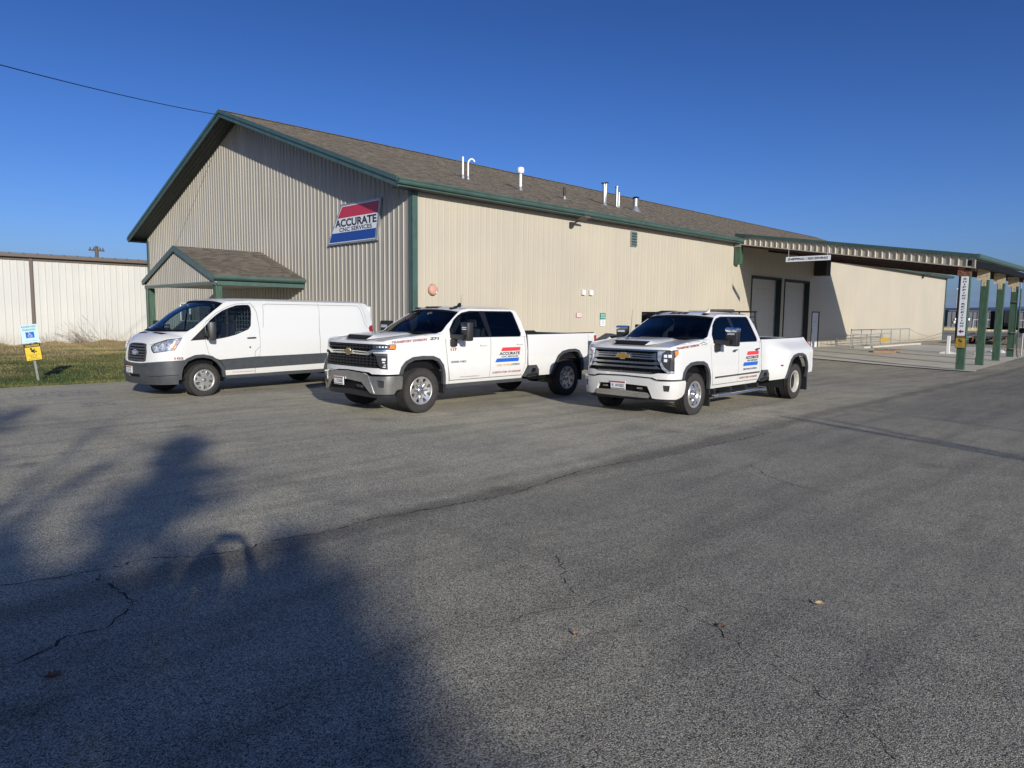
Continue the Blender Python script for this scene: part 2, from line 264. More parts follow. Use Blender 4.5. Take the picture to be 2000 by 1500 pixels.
def grassmat(name,k):
    m=bpy.data.materials.new(name); m.use_nodes=True; t=m.node_tree; b=t.nodes['Principled BSDF']; N=t.nodes.new; K=t.links.new
    tc=N('ShaderNodeTexCoord'); n=N('ShaderNodeTexNoise'); n.inputs['Scale'].default_value=.42; n.inputs['Detail'].default_value=6; n.inputs['Roughness'].default_value=.62; K(tc.outputs['Object'],n.inputs['Vector'])
    # greener towards the asphalt (lower w), straw coloured by the white wall
    sp=N('ShaderNodeSeparateXYZ'); K(tc.outputs['Object'],sp.inputs[0])
    mr=N('ShaderNodeMapRange'); mr.inputs['From Min'].default_value=2; mr.inputs['From Max'].default_value=26; mr.inputs['To Min'].default_value=-.05; mr.inputs['To Max'].default_value=.26; K(sp.outputs[1],mr.inputs['Value'])
    ad=N('ShaderNodeMath'); K(n.outputs[0],ad.inputs[0]); K(mr.outputs[0],ad.inputs[1])
    r=N('ShaderNodeValToRGB'); r.color_ramp.elements[0].position=.42; r.color_ramp.elements[1].position=.72
    r.color_ramp.elements[0].color=(.078*k,.105*k,.034*k,1); r.color_ramp.elements[1].color=(.30*k,.235*k,.12*k,1); e=r.color_ramp.elements.new(.56); e.color=(.16*k,.155*k,.06*k,1)
    K(ad.outputs[0],r.inputs[0])
    n2=N('ShaderNodeTexNoise'); n2.inputs['Scale'].default_value=18; n2.inputs['Detail'].default_value=4; K(tc.outputs['Object'],n2.inputs['Vector'])
    r2=N('ShaderNodeValToRGB'); r2.color_ramp.elements[0].position=.3; r2.color_ramp.elements[1].position=.7; r2.color_ramp.elements[0].color=(.6,.6,.6,1); r2.color_ramp.elements[1].color=(1.3,1.3,1.3,1); K(n2.outputs[0],r2.inputs[0])
    x=N('ShaderNodeMixRGB'); x.blend_type='MULTIPLY'; x.inputs[0].default_value=1; K(r.outputs[0],x.inputs[1]); K(r2.outputs[0],x.inputs[2]); K(x.outputs[0],b.inputs['Base Color']); b.inputs['Roughness'].default_value=1; sock(b,'Specular IOR Level','Specular').default_value=.1
    return m
M['lawn']=grassmat('lawn soil and grass',1.0); M['blade']=grassmat('grass blades',1.25)
# ---------------------------------------------------------------- mesh helpers
def lnk(o,parent=None):
    col.objects.link(o)
    if parent is not None: o.parent=parent
    return o
def tag(o,label=None,cat=None,group=None,kind=None):
    if label: o['label']=label
    if cat: o['category']=cat
    if group: o['group']=group
    if kind: o['kind']=kind
    return o
def thing(name,label,cat,loc=(0,0,0),rz=0,group=None,rot=None):
    o=bpy.data.objects.new(name,None); col.objects.link(o); o.location=loc; o.rotation_euler=rot if rot else (0,0,rz); o.empty_display_size=.2
    return tag(o,label,cat,group)
class MB:
    def __init__(s): s.v=[]; s.f=[]; s.uv=[]
    def add(s,vs,fs):
        k=len(s.v); s.v+= [tuple(p) for p in vs]; s.f+=[tuple(k+i for i in f) for f in fs]; return s
    def box(s,c,d,rz=0,rot=None):
        hx,hy,hz=d[0]/2,d[1]/2,d[2]/2; P=[Vector((x,y,z)) for x in(-hx,hx) for y in(-hy,hy) for z in(-hz,hz)]
        Mx=rot if rot is not None else Matrix.Rotation(rz,3,'Z')
        P=[Mx@p+Vector(c) for p in P]
        return s.add(P,[(0,1,3,2),(4,6,7,5),(0,4,5,1),(2,3,7,6),(0,2,6,4),(1,5,7,3)])
    def bb(s,x0,x1,y0,y1,z0,z1): return s.box(((x0+x1)/2,(y0+y1)/2,(z0+z1)/2),(abs(x1-x0),abs(y1-y0),abs(z1-z0)))
    def cyl(s,a,b,r0,r1=None,n=12,cap=True):
        a=Vector(a);b=Vector(b);r1=r0 if r1 is None else r1; d=(b-a).normalized(); q=d.to_track_quat('Z','Y')
        P=[];k=[]
        for p,r in((a,r0),(b,r1)):
            for i in range(n):
                t=2*math.pi*i/n; P.append(p+q@Vector((r*math.cos(t),r*math.sin(t),0)))
        F=[(i,(i+1)%n,n+(i+1)%n,n+i) for i in range(n)]
        if cap: F+=[tuple(range(n-1,-1,-1)),tuple(range(n,2*n))]
        return s.add(P,F)
    def tube(s,pts,r,n=8):
        for i in range(len(pts)-1):
            rr=r if not hasattr(r,'__len__') else r[i]; r2=r if not hasattr(r,'__len__') else r[i+1]
            s.cyl(pts[i],pts[i+1],rr,r2,n)
        return s
    def quad(s,*p): return s.add(p,[tuple(range(len(p)))])
    def prism(s,poly,axis,a,b):   # poly: 2-D points; extruded along axis 'x','y','z' from a to b
        n=len(poly)
        def mk(p,t): return {'x':(t,p[0],p[1]),'y':(p[0],t,p[1]),'z':(p[0],p[1],t)}[axis]
        P=[mk(p,a) for p in poly]+[mk(p,b) for p in poly]
        return s.add(P,[tuple(range(n-1,-1,-1)),tuple(range(n,2*n))]+[(i,(i+1)%n,n+(i+1)%n,n+i) for i in range(n)])
    def lathe(s,prof,n=32,axis='y',c=(0,0,0)):   # prof (r, h); revolve round axis through c
        P=[];m=len(prof)
        for i in range(n):
            t=2*math.pi*i/n
            for r,h in prof:
                a,b=r*math.cos(t),r*math.sin(t)
                P.append({'y':(c[0]+a,c[1]+h,c[2]+b),'z':(c[0]+a,c[1]+b,c[2]+h),'x':(c[0]+h,c[1]+a,c[2]+b)}[axis])
        F=[(i*m+j,((i+1)%n)*m+j,((i+1)%n)*m+j+1,i*m+j+1) for i in range(n) for j in range(m-1)]
        return s.add(P,F)
    def build(s,name,m,parent=None,smooth=False,fix=True,loc=None,bevel=0,uvs=None):
        me=bpy.data.meshes.new(name); me.from_pydata([tuple(p) for p in s.v],[],s.f); me.materials.append(m)
        if fix:
            bm=bmesh.new(); bm.from_mesh(me); bmesh.ops.recalc_face_normals(bm,faces=bm.faces)
            if bevel: bmesh.ops.bevel(bm,geom=[e for e in bm.edges if len(e.link_faces)==2 and e.calc_face_angle(0)>.6],offset=bevel,segments=2,affect='EDGES',profile=.6)
            bm.to_mesh(me); bm.free()
        if smooth:
            me.polygons.foreach_set('use_smooth',[True]*len(me.polygons))
            try: me.set_sharp_from_angle(angle=R(38))
            except Exception: pass
        if uvs:
            ul=me.uv_layers.new(name='uv')
            for lp in me.loops: ul.data[lp.index].uv=uvs(me.vertices[lp.vertex_index].co)
        me.update(); o=bpy.data.objects.new(name,me)
        if loc: o.location=loc
        return lnk(o,parent)
def grid(f,nu,nv,name,m,parent,smooth=True,flip=False):
    b=MB(); P=[f(i/nu,j/nv) for i in range(nu+1) for j in range(nv+1)]
    F=[(i*(nv+1)+j,(i+1)*(nv+1)+j,(i+1)*(nv+1)+j+1,i*(nv+1)+j+1) for i in range(nu) for j in range(nv)]
    if flip: F=[q[::-1] for q in F]
    b.add(P,F); return b.build(name,m,parent,smooth,fix=False)
def inpoly(P,poly):
    x,y=P[:,0],P[:,1]; c=np.zeros(len(P),bool); n=len(poly)
    for i in range(n):
        x1,y1=poly[i];x2,y2=poly[(i+1)%n]
        if y1==y2: continue
        m=((y1>y)!=(y2>y)); c^= m&(x<(x2-x1)*(y-y1)/(y2-y1)+x1)
    return c
def resamp(poly,st):
    o=[]
    for i in range(len(poly)):
        a,b=poly[i],poly[(i+1)%len(poly)]; d=math.hypot(b[0]-a[0],b[1]-a[1]); k=max(1,int(math.ceil(d/st)))
        for j in range(k): o.append((a[0]+(b[0]-a[0])*j/k,a[1]+(b[1]-a[1])*j/k))
    return o
def cdt(poly,holes=(),step=.05,stz=None):
    loops=[resamp(p,step) for p in [poly]+list(holes)]; pts=[];ed=[]
    for l in loops:
        k=len(pts); pts+=l; ed+=[(k+i,k+(i+1)%len(l)) for i in range(len(l))]
    A=np.array(loops[0]); x0,y0=A.min(0);x1,y1=A.max(0); stz=stz or step
    gx=np.arange(x0+step/2,x1,step);gy=np.arange(y0+stz/2,y1,stz)
    nb=len(pts)
    if len(gx) and len(gy):
        G=np.array([(a,b) for a in gx for b in gy]); k=inpoly(G,loops[0])
        for h in loops[1:]: k&=~inpoly(G,h)
        G=G[k]
        if len(G):
            Bp=np.array(pts); ok=np.ones(len(G),bool)
            for i in range(0,len(G),500):
                d=((G[i:i+500,None,:]-Bp[None])**2).sum(2).min(1); ok[i:i+500]=d>(min(step,stz)*.42)**2
            pts+= [tuple(g) for g in G[ok]]
    V,E,F,_,_,_=delaunay_2d_cdt([Vector(p) for p in pts],ed,[],0,1e-6)
    V=np.array([tuple(p) for p in V]); T=[f for f in F if len(f)>=3]
    C=np.array([V[list(f)].mean(0) for f in T]); k=inpoly(C,loops[0])
    for h in loops[1:]: k&=~inpoly(C,h)
    T=[f for f,q in zip(T,k) if q]; out=[]
    for f in T:
        p=V[list(f)]; ar=sum(p[i][0]*p[(i+1)%len(p)][1]-p[(i+1)%len(p)][0]*p[i][1] for i in range(len(p)))
        if abs(ar)<1e-9: continue
        out.append(tuple(f) if ar>0 else tuple(f[::-1]))
    return [tuple(p) for p in V],out,loops
def sheet(name,fn,poly,m,parent,holes=(),step=.05,stz=None,off=0.,thick=0.,smooth=True):
    """flat polygon (a,b) mapped to space by fn(a,b,off); thick adds edge walls going inwards"""
    V,F,loops=cdt(poly,holes,step,stz); b=MB(); b.add([fn(p[0],p[1],off) for p in V],F)
    if thick:
        for l in loops:
            ar=sum(l[i][0]*l[(i+1)%len(l)][1]-l[(i+1)%len(l)][0]*l[i][1] for i in range(len(l)))
            if ar<0 and l is loops[0]: l=l[::-1]
            if ar>0 and l is not loops[0]: l=l[::-1]
            n=len(l); P=[fn(p[0],p[1],off) for p in l]+[fn(p[0],p[1],off-thick) for p in l]
            b.add(P,[(i,n+i,n+(i+1)%n,(i+1)%n) for i in range(n)])
    return b.build(name,m,parent,smooth,fix=False)
def text(name,s,m,parent,fn,size=.1,width=None,bold=0,shear=0,align='CENTER',sub=0,step=0):
    """text laid out at origin, scaled to size (cap height) / width, then mapped by fn(x,y)->xyz"""
    cu=bpy.data.curves.new(name,'FONT'); cu.body=s; cu.size=1; cu.offset=bold; cu.shear=shear; cu.resolution_u=3; cu.align_x='LEFT'; cu.space_line=.85
    tmp=bpy.data.objects.new('tmp',cu); col.objects.link(tmp); dg=bpy.context.evaluated_depsgraph_get(); me=bpy.data.meshes.new_from_object(tmp.evaluated_get(dg)); bpy.data.objects.remove(tmp); bpy.data.curves.remove(cu)
    co=np.empty(len(me.vertices)*3); me.vertices.foreach_get('co',co); co=co.reshape(-1,3)
    if not len(co): return None
    x0,x1=co[:,0].min(),co[:,0].max(); y0,y1=co[:,1].min(),co[:,1].max(); ky=size/(y1-y0); kx=(width/(x1-x0)) if width else ky
    for i,vv in enumerate(me.vertices):
        x=(co[i,0]-x0)*kx; y=(co[i,1]-y0)*ky
        if align=='CENTER': x-=(x1-x0)*kx/2; y-=size/2
        vv.co=fn(x,y)
    me.materials.clear(); me.materials.append(m); me.name=name; me.update(); o=bpy.data.objects.new(name,me); return lnk(o,parent)
class Wrap:
    def __init__(S,x0,a,hw,n,front,side):
        S.x0,S.a,S.hw,S.front,S.side=x0,a,hw,front,side
        S.pts=[];N=400;L=0;px=py=None
        for i in range(N+1):
            th=math.pi/2*i/N
            x=x0+a*max(math.cos(th),0)**(2/n);y=hw*math.sin(th)**(2/n)
            if px is not None:L+=math.hypot(x-px,y-py)
            S.pts.append((L,x,y));px,py=x,y
        S.sc=L
    def plan(S,s):
        s=abs(s)
        if s>=S.sc:return S.x0-(s-S.sc),S.hw
        lo,hi=0,len(S.pts)-1
        while hi-lo>1:
            m=(lo+hi)//2
            if S.pts[m][0]<=s:lo=m
            else:hi=m
        a,b=S.pts[lo],S.pts[hi];t=(s-a[0])/max(b[0]-a[0],1e-9)
        return a[1]+(b[1]-a[1])*t,a[2]+(b[2]-a[2])*t
    def __call__(S,s,z,off=0.):
        def P(s,z):
            x,y=S.plan(s);w=max(0,(x-S.x0)/S.a)
            xx=x-S.front(z)*w
            yy=y-S.side(xx,z)*(y/S.hw)
            return [xx,math.copysign(yy,s) if s else 0.,z]
        p=P(s,z)
        if off:
            e=1e-3
            a=P(s+e,z);b=P(s-e,z);c=P(s,z+e);d=P(s,z-e)
            u=[a[i]-b[i] for i in range(3)];v=[c[i]-d[i] for i in range(3)]
            n=[u[1]*v[2]-u[2]*v[1],u[2]*v[0]-u[0]*v[2],u[0]*v[1]-u[1]*v[0]]
            l=math.sqrt(sum(q*q for q in n)) or 1
            p=[p[i]+off*n[i]/l for i in range(3)]
        return p
def s5(a,b,x):
    t=min(1,max(0,(x-a)/(b-a)));return t*t*(3-2*t)
def fend_top(x): return 1.345+.14*min(1,max(0,(.80-x)/1.35))**.6
def tside(B):
    def f(x,z):
        g=0.
        if z<.62:g+=.35*(.62-z)**1.5
        if z>1.05:g+=.13*(z-1.05)**1.5
        if z>1.42:g+=.33*(z-1.42)
        g-=.012*s5(.95,.75,z)*s5(.5,.75,z)
        if x>-.62:
            r=.035;d=z-(fend_top(x)-r)
            if d>0:g+=(r-math.sqrt(max(0,r*r-min(d,r)**2)))*s5(-.62,-.50,x)
        if B and x<-3.1:
            g-=.21*s5(-3.1,-4.1,x)*s5(1.42,1.12,z)
        return g
    return f
def tfront(z):
    g=.03*abs(z-.95)
    if z>1.28:g+=.6*(z-1.28)**1.3
    return g
TA=Wrap(.45,.47,1.01,4,tfront,tside(False))
TB=Wrap(.45,.47,1.01,4,tfront,tside(True))
def vside(x,z):
    g=0.
    if z<.5:g+=.3*(.5-z)**1.5
    if z>1.0:g+=.055*(z-1.0)**1.6
    if z>1.2:g+=.075*(z-1.2)
    if z>1.85:g+=.9*(z-1.85)**1.7
    if x<-4.3:g+=.06*((-4.3-x)/.6)**2
    return g
def vfront(z):
    g=0.
    if z>.72:g+=.13*(z-.72)
    if z>1.1:g+=1.0*(z-1.1)**1.2
    if z<.5:g+=.25*(.5-z)
    return g
TV=Wrap(.35,.66,.985,2.9,vfront,vside)
# ================================================================= vehicles
def mir(poly): return [(-a,b) for a,b in poly][::-1]
def sym(poly): # half outline (s>=0) listed top-centre -> outwards -> bottom-centre, made symmetric
    return list(poly)+[(-a,b) for a,b in poly[::-1] if a>1e-6]
def wheel(root,x,y,side,rad,wd,kind,rimr,name='wheel'):
    """tyre with tread blocks, rim and hub; y = centre plane of the tyre, side=+1 left"""
    e=thing(name,None,None); e.parent=root; e.location=(x,y,rad); 
    if side<0: e.rotation_euler=(0,0,math.pi)
    h=wd/2; b=MB(); r=rad; rr=rimr
    b.lathe([(rr,h*.62),(rr+.012,h*.86),(rr+.035,h*.97),(r-.075,h*1.0),(r-.045,h*.97),(r-.022,h*.88),(r-.012,h*.76),(r-.012,0),(r-.012,-h*.76),(r-.022,-h*.88),(r-.045,-h*.97),(rr+.035,-h*.97),(rr,-h*.7)],56)
    nb=52 if kind=='at' else 60
    for i in range(nb):
        t=2*math.pi*(i+.5)/nb
        rows=[(-.80,.26),(-.42,.22),(0,.2),(.42,.22),(.80,.26)] if kind=='at' else [(-.75,.34),(-.26,.3),(.26,.3),(.75,.34)]
        for j,(q,wq) in enumerate(rows):
            tt=t+(.5 if j%2 else 0)*2*math.pi/nb; q3=Matrix.Rotation(-tt,3,'Y')
            ln=2*math.pi*r/nb*(.62 if kind=='at' else .88)
            b.box(q3@Vector((r-.008,q*h*.98,0)),(.018,wq*h,ln),rot=q3)
        if kind=='at':
            q3=Matrix.Rotation(-t,3,'Y')
            for sg in(1,-1): b.box(q3@Vector((r-.035,sg*h*.95,0)),(.045,.022,2*math.pi*r/nb*.5),rot=q3)
    b.build('tire',M['tire'],e,True)
    # rim
    fx=lambda dish:(lambda a,c,off=0.:(a,dish(math.hypot(a,c))+off,c))
    circ=lambda R_,n=40,cx=0,cz=0:[(cx+R_*math.cos(2*math.pi*i/n),cz+R_*math.sin(2*math.pi*i/n)) for i in range(n)]
    def flip(fn): return lambda a,c,off=0.:fn(-a,c,off)
    b=MB(); b.lathe([(rr-.002,h*.62),(rr+.010,h*.90),(rr+.002,h*.93),(rr-.014,h*.88),(rr-.022,h*.70),(rr-.03,-h*.2),(rr-.03,-h*.6)],48)
    b.build('rim',M['alloy'] if kind!='dish' else M['steelw'],e,True)
    b=MB(); b.cyl((0,h*.08,0),(0,h*.1,0),rr-.02,n=24); b.build('brake_disc',M['blk2'],e)
    if kind=='at':      # eight split spokes with windows
        dish=lambda q:h*(.78-.22*max(0,1-q/rr)**1.0)-.02*math.cos(min(1,q/rr)*3.14)
        hol=[]
        for i in range(8):
            a=2*math.pi*(i+.5)/8
            pl=[(.62*rr,-.07),(.86*rr,-.19),(.92*rr,-.12),(.93*rr,.12),(.86*rr,.19),(.62*rr,.07)]
            hol.append([(q*math.cos(a+d),q*math.sin(a+d)) for q,d in pl])
        sheet('spoke_face',flip(fx(dish)),circ(rr-.012),M['alloy'],e,holes=hol,step=.022,off=0,thick=.035)
        b=MB()
        for i in range(8):
            a=2*math.pi*i/8; q3=Matrix.Rotation(-a,3,'Y'); b.box(q3@Vector((.60*rr,h*.70,0)),(.68*rr,.018,.030),rot=q3)
            b.box(q3@Vector((.93*rr,h*.78,0)),(.05,.02,.05),rot=q3)
        b.build('spoke_ridge',M['chrome'],e,bevel=.004)
        b=MB(); b.lathe([(.0,h*.86),(.045,h*.86),(.058,h*.80),(.062,h*.62)],24); 
        for i in range(8):
            a=2*math.pi*(i+.5)/8; b.cyl((.088*math.cos(a),h*.55,.088*math.sin(a)),(.088*math.cos(a),h*.72,.088*math.sin(a)),.011,n=6)
        b.build('hub_cap',M['bchrome'],e,True)
    elif kind=='sim':   # polished simulator with hand holes and a protruding hub
        dish=lambda q:h*.55+.055*max(0,math.sin(max(0,min(1,(q-.10)/(rr-.10)))*math.pi))**.8
        hol=[]
        for i in range(8):
            a=2*math.pi*(i+.5)/8
            hol.append([(q*math.cos(a+d),q*math.sin(a+d)) for q,d in[(.62*rr,-.10),(.84*rr,-.13),(.84*rr,.13),(.62*rr,.10)]])
        sheet('wheel_simulator',flip(fx(dish)),circ(rr-.012),M['simch'],e,holes=hol,step=.02,thick=.02)
        b=MB(); b.lathe([(0,h*1.02),(.045,h*1.02),(.055,h*.95),(.060,h*.72),(.095,h*.66),(.105,h*.5)],24); b.build('hub_cap',M['bchrome'],e,True)
        b=MB()
        for i in range(8): a=2*math.pi*i/8; b.cyl((.10*math.cos(a),h*.5,.10*math.sin(a)),(.10*math.cos(a),h*.80,.10*math.sin(a)),.014,n=6)
        b.build('lug_nut',M['chrome'],e)
    elif kind=='dish':  # deep dished outer dual
        b=MB(); b.lathe([(rr-.015,h*.86),(rr-.035,h*.55),(rr-.045,-h*.25),(.62*rr,-h*.35),(.45*rr,-h*.30),(.44*rr,-h*.1),(.30*rr,h*.0),(.0,h*.02)],36); b.build('dished_disc',M['steelw'],e,True)
    elif kind=='cap':   # plastic wheel cover: five long, five short openings
        dish=lambda q:h*.80+.018*math.cos(min(1,q/rr)*1.6)
        hol=[]
        for i in range(10):
            a=2*math.pi*(i+.5)/10+.1; lo=(.46,.90,.17) if i%2 else (.70,.91,.15)
            hol.append([(q*math.cos(a+d),q*math.sin(a+d)) for q,d in[(lo[0]*rr,-lo[2]*.6),(lo[1]*rr*.93,-lo[2]*1.2),(lo[1]*rr,0),(lo[1]*rr*.93,lo[2]*1.2),(lo[0]*rr,lo[2]*.6)]])
        sheet('wheel_cover',flip(fx(dish)),circ(rr-.004),M['alloy'],e,holes=hol,step=.02,thick=.03)
        b=MB()
        for i in range(10):
            a=2*math.pi*i/10+.1
            for d in(-.14,.14): q3=Matrix.Rotation(-a-d*.7,3,'Y'); b.box(q3@Vector((.62*rr,h*.86,0)),(.55*rr,.012,.010),rot=q3)
        b.build('cover_ridge',M['alloy'],e,bevel=.002)
        b=MB(); b.lathe([(0,h*.98),(.035,h*.98),(.045,h*.92),(.047,h*.8)],20); b.build('hub_cap',M['bchrome'],e,True)
    return e
def well(root,x,y0,y1,r,zc,m1='black'):
    for sg in(1,-1):
        b=MB(); n=20; P=[]
        for i in range(n+1):
            a=-.25+(math.pi+.5)*i/n
            for y in(y0,y1): P.append((x+r*math.cos(a),sg*y,zc+r*math.sin(a)))
        b.add(P,[(2*i,2*i+2,2*i+3,2*i+1) for i in range(n)]); b.build('wheel_well_liner',M[m1],root,True)
        b=MB(); b.add([(x+r*math.cos(-.25+(math.pi+.5)*i/n),sg*y0,zc+r*math.sin(-.25+(math.pi+.5)*i/n)) for i in range(n+1)],[tuple(range(n+1))]); b.build('inner_fender',M['dirt'],root)
def mulP(P,o,W): return W(P[0],P[1],o)
def plate_(root,W,s0,z0,s1,z1,off,txt,top='redt'):
    fn=lambda a,b_,o=0.:W(a,b_,off+o)
    sheet('license_plate',fn,[(s0,z0),(s1,z0),(s1,z1),(s0,z1)],M['plate'],root,step=.08,thick=.012)
    p=root.children[-1]; hgt=z1-z0
    sheet('plate_band',fn,[(s0+.006,z1-.24*hgt),(s1-.006,z1-.24*hgt),(s1-.006,z1-.01),(s0+.006,z1-.01)],M['redt'],root,step=.08,off=.002)
    sheet('plate_band',fn,[(s0+.006,z0+.008),(s1-.006,z0+.008),(s1-.006,z0+.14*hgt),(s0+.006,z0+.14*hgt)],M['blkt'],root,step=.08,off=.002)
    cx,cz=(s0+s1)/2,(z0+z1)/2
    text('plate_lettering',txt,M['blkt'],root,lambda x,y:fn(cx+x,cz-.005+y,.003),size=.055,width=(s1-s0)*.80,bold=.015)
def onside(W,s,z,off=.005): return lambda x,y:W(s+x,z+y,off)
def logo(root,W,s0,z0,k=1.):
    # red / blue slanted bars with two lines of lettering; s0,z0 = lower left of blue bar
    T=lambda a,b_,o=0.:W(a,b_,.003+o)
    sheet('red_stripe',T,[(s0+.18*k,z0+.235*k),(s0+.79*k,z0+.235*k),(s0+.81*k,z0+.315*k),(s0+.235*k,z0+.315*k)],M['red'],root,step=.08)
    sheet('blue_stripe',T,[(s0,z0),(s0+.735*k,z0),(s0+.765*k,z0+.08*k),(s0+.06*k,z0+.08*k)],M['blue'],root,step=.08)
    text('lettering','ACCURATE',M['blkt'],root,onside(W,s0+.455*k,z0+.182*k),size=.066*k,width=.66*k,bold=.04,shear=.12)
    text('lettering','CNC SERVICES',M['blkt'],root,onside(W,s0+.46*k,z0+.115*k),size=.034*k,width=.53*k,bold=.03,shear=.12)
def flow(name,W,P0,mt,root,side,off,th,st=.05,holes=(),stz=None,sm=True):
    p=P0 if side>0 else mir(P0); h=[q if side>0 else mir(q) for q in holes]
    return sheet(name,lambda a,b_,o=0.:W(a,b_,o),p,mt,root,holes=h,step=st,stz=stz,off=off,thick=th,smooth=sm)
def make_pickup(dually,name,label,loc,rz):
    root=thing(name,label,'pickup truck',loc,rz,'white fleet pickups parked in the lot')
    W0=TB if dually else TA; zo=-.03 if dually else 0.
    W=lambda s,z,off=0.:(lambda p:(p[0],p[1],p[2]+zo))(W0(s,z,off))
    wh=M['white']; ft=lambda s:fend_top(1.767-s)
    tl=lambda a,b_,n=8:[(a+(b_-a)*i/n,ft(a+(b_-a)*i/n)) for i in range(n+1)]
    archF=[(2.36,.50),(2.335,.71),(2.30,.88),(2.20,1.0),(2.05,1.055),(1.8,1.065),(1.57,1.05),(1.40,.98),(1.30,.88),(1.25,.765)]
    if dually: archR=[(6.86,.50),(6.87,.70),(6.84,.88),(6.72,1.03),(6.5,1.085),(6.25,1.09),(6.0,1.05),(5.85,.96),(5.73,.80),(5.66,.62),(5.62,.52)]
    else: archR=[(6.67,.56),(6.66,.72),(6.62,.90),(6.50,1.04),(6.35,1.08),(6.12,1.075),(5.90,1.04),(5.74,.95),(5.62,.80),(5.53,.62),(5.48,.53)]
    if dually:
        lampcut=[(.90,.86),(1.035,.87),(1.03,1.15),(1.13,1.215),(1.135,1.29)]
    else:
        lampcut=[(.88,.855),(1.02,.845),(1.02,1.13),(.73,1.13),(.72,1.195),(1.18,1.20),(1.20,1.25),(1.19,1.295)]
    for sd in(1,-1):
        f=lambda n,P0,mt,off=0,th=.02,st=.05,holes=(),stz=None: flow(n,W,P0,M[mt],root,sd,off,th,st,holes,stz)
        f('front_fender',[(.86,.755)]+lampcut+tl(1.19,2.375)+[(2.375,1.24),(2.41,.90),(2.45,.50)]+archF+[(1.24,.755)],'white',st=.045,stz=.022)
        f('front_door',[(2.47,.575),(3.535,.575),(3.575,.9),(3.595,1.385),(2.395,1.385),(2.39,1.24),(2.425,.90)],'white')
        f('rear_door',[(3.55,.575),(4.47,.575),(4.56,.66),(4.625,.82),(4.64,1.07),(4.615,1.385),(3.61,1.385),(3.59,.9)],'white')
        f('rocker_panel',[(2.455,.50),(4.52,.50),(4.55,.56),(2.455,.562)],'white')
        f('cab_corner',[(4.49,.575),(4.56,.56),(4.69,.76),(4.705,1.07),(4.685,1.385),(4.63,1.385),(4.655,1.07),(4.64,.82),(4.575,.66)],'white')
        w1=[(2.53,1.405),(2.565,1.55),(2.73,1.715),(2.86,1.80),(3.0,1.86),(3.23,1.902),(3.50,1.915),(3.565,1.405)]
        w2=[(3.645,1.405),(3.66,1.91),(4.44,1.905),(4.475,1.88),(4.52,1.47),(4.50,1.42),(4.46,1.405)]
        allw=[(2.50,1.39),(2.54,1.56),(2.72,1.74),(2.86,1.825),(3.0,1.885),(3.23,1.925),(4.46,1.93),(4.50,1.89),(4.545,1.47),(4.52,1.41),(4.48,1.39)]
        f('cab_frame',[(2.385,1.375),(2.20,1.478),(2.33,1.51),(2.49,1.63),(2.73,1.78),(2.93,1.90),(3.05,1.945),(3.2,1.965),(4.50,1.965),(4.60,1.93),(4.67,1.70),(4.685,1.44),(4.685,1.39),(4.55,1.388)],'white',off=-.004,th=.04,holes=[allw])
        f('window_trim',allw,'gloss',off=-.010,th=.03,holes=[w1,w2])
        q=f('window',w1,'glassv' if not dually else 'glassd',off=-.022,th=0,st=.2); q=f('window',w2,'glassd',off=-.022,th=0,st=.2)
        dl=[(2.40,1.375),(2.43,.585),(4.50,.585),(4.62,.82),(4.66,1.375)]
        f('door_liner',dl,'seat',off=-.05,th=0,st=.15)
        # bed
        bt=1.435
        if dually: bp=[(4.735,bt),(7.20,bt+.012),(7.245,1.38),(7.20,1.1),(7.16,.62),(6.88,.60)]+archR[1:-1]+[(5.62,.53),(5.13,.50),(5.04,.74),(4.73,.76)]
        else: bp=[(4.735,bt),(7.14,bt+.01),(7.17,1.38),(7.13,1.1),(7.10,.60),(6.69,.57)]+archR+[(5.10,.53),(5.08,.66),(5.0,.765),(4.735,.765)]
        f('bed_side',bp,'white',st=.045)
        f('bed_rail_cap',[(4.74,bt-.008),(7.12,bt+.002),(7.12,bt+.022),(4.74,bt+.012)],'black',off=.006,th=.10,st=.2)
        f('corner_step',[(4.565,.535),(4.68,.70),(4.735,.755),(4.99,.755),(5.07,.66),(5.075,.545),(5.0,.525),(4.75,.505)],'grayp',off=.012,th=.05,holes=[[(4.80,.60),(4.85,.70),(4.97,.70),(4.99,.62),(4.93,.60)]])
        f('corner_step_pad',[(4.66,.535),(5.05,.56),(5.02,.60),(4.70,.585)],'black',off=.05,th=.07)
        f('corner_step_recess',[(4.6,.53),(5.05,.53),(5.0,.75),(4.73,.75)],'blk2',off=-.05,th=0,st=.2)
        f('taillight',[(7.10,1.385),(7.19,1.385),(7.17,1.21),(7.10,1.24)] if not dually else [(7.225,1.375),(7.262,1.375),(7.255,1.215),(7.225,1.235)],'redl',off=.008,th=.05)
        f('tailgate_seam',[(7.02,1.43),(7.026,1.43),(7.016,.60),(7.01,.60)],'dark',off=.002,th=0,st=.2)
        # arch flares
        def flare(arch,wd,nm):
            P=[];n=len(arch)
            cx=sum(p[0] for p in arch)/n; cz=.55
            for p in arch:
                d=math.hypot(p[0]-cx,p[1]-cz); P.append((p[0]-(p[0]-cx)/d*wd,p[1]-(p[1]-cz)/d*wd))
            out=[(p[0]+(p[0]-cx)/math.hypot(p[0]-cx,p[1]-cz)*.006,p[1]+(p[1]-cz)/math.hypot(p[0]-cx,p[1]-cz)*.006) for p in arch]
            f(nm,out+P[::-1],'grayp',off=.018,th=.06,st=.04)
        flare(archF,.062,'fender_flare'); flare(archR,.062,'fender_flare')
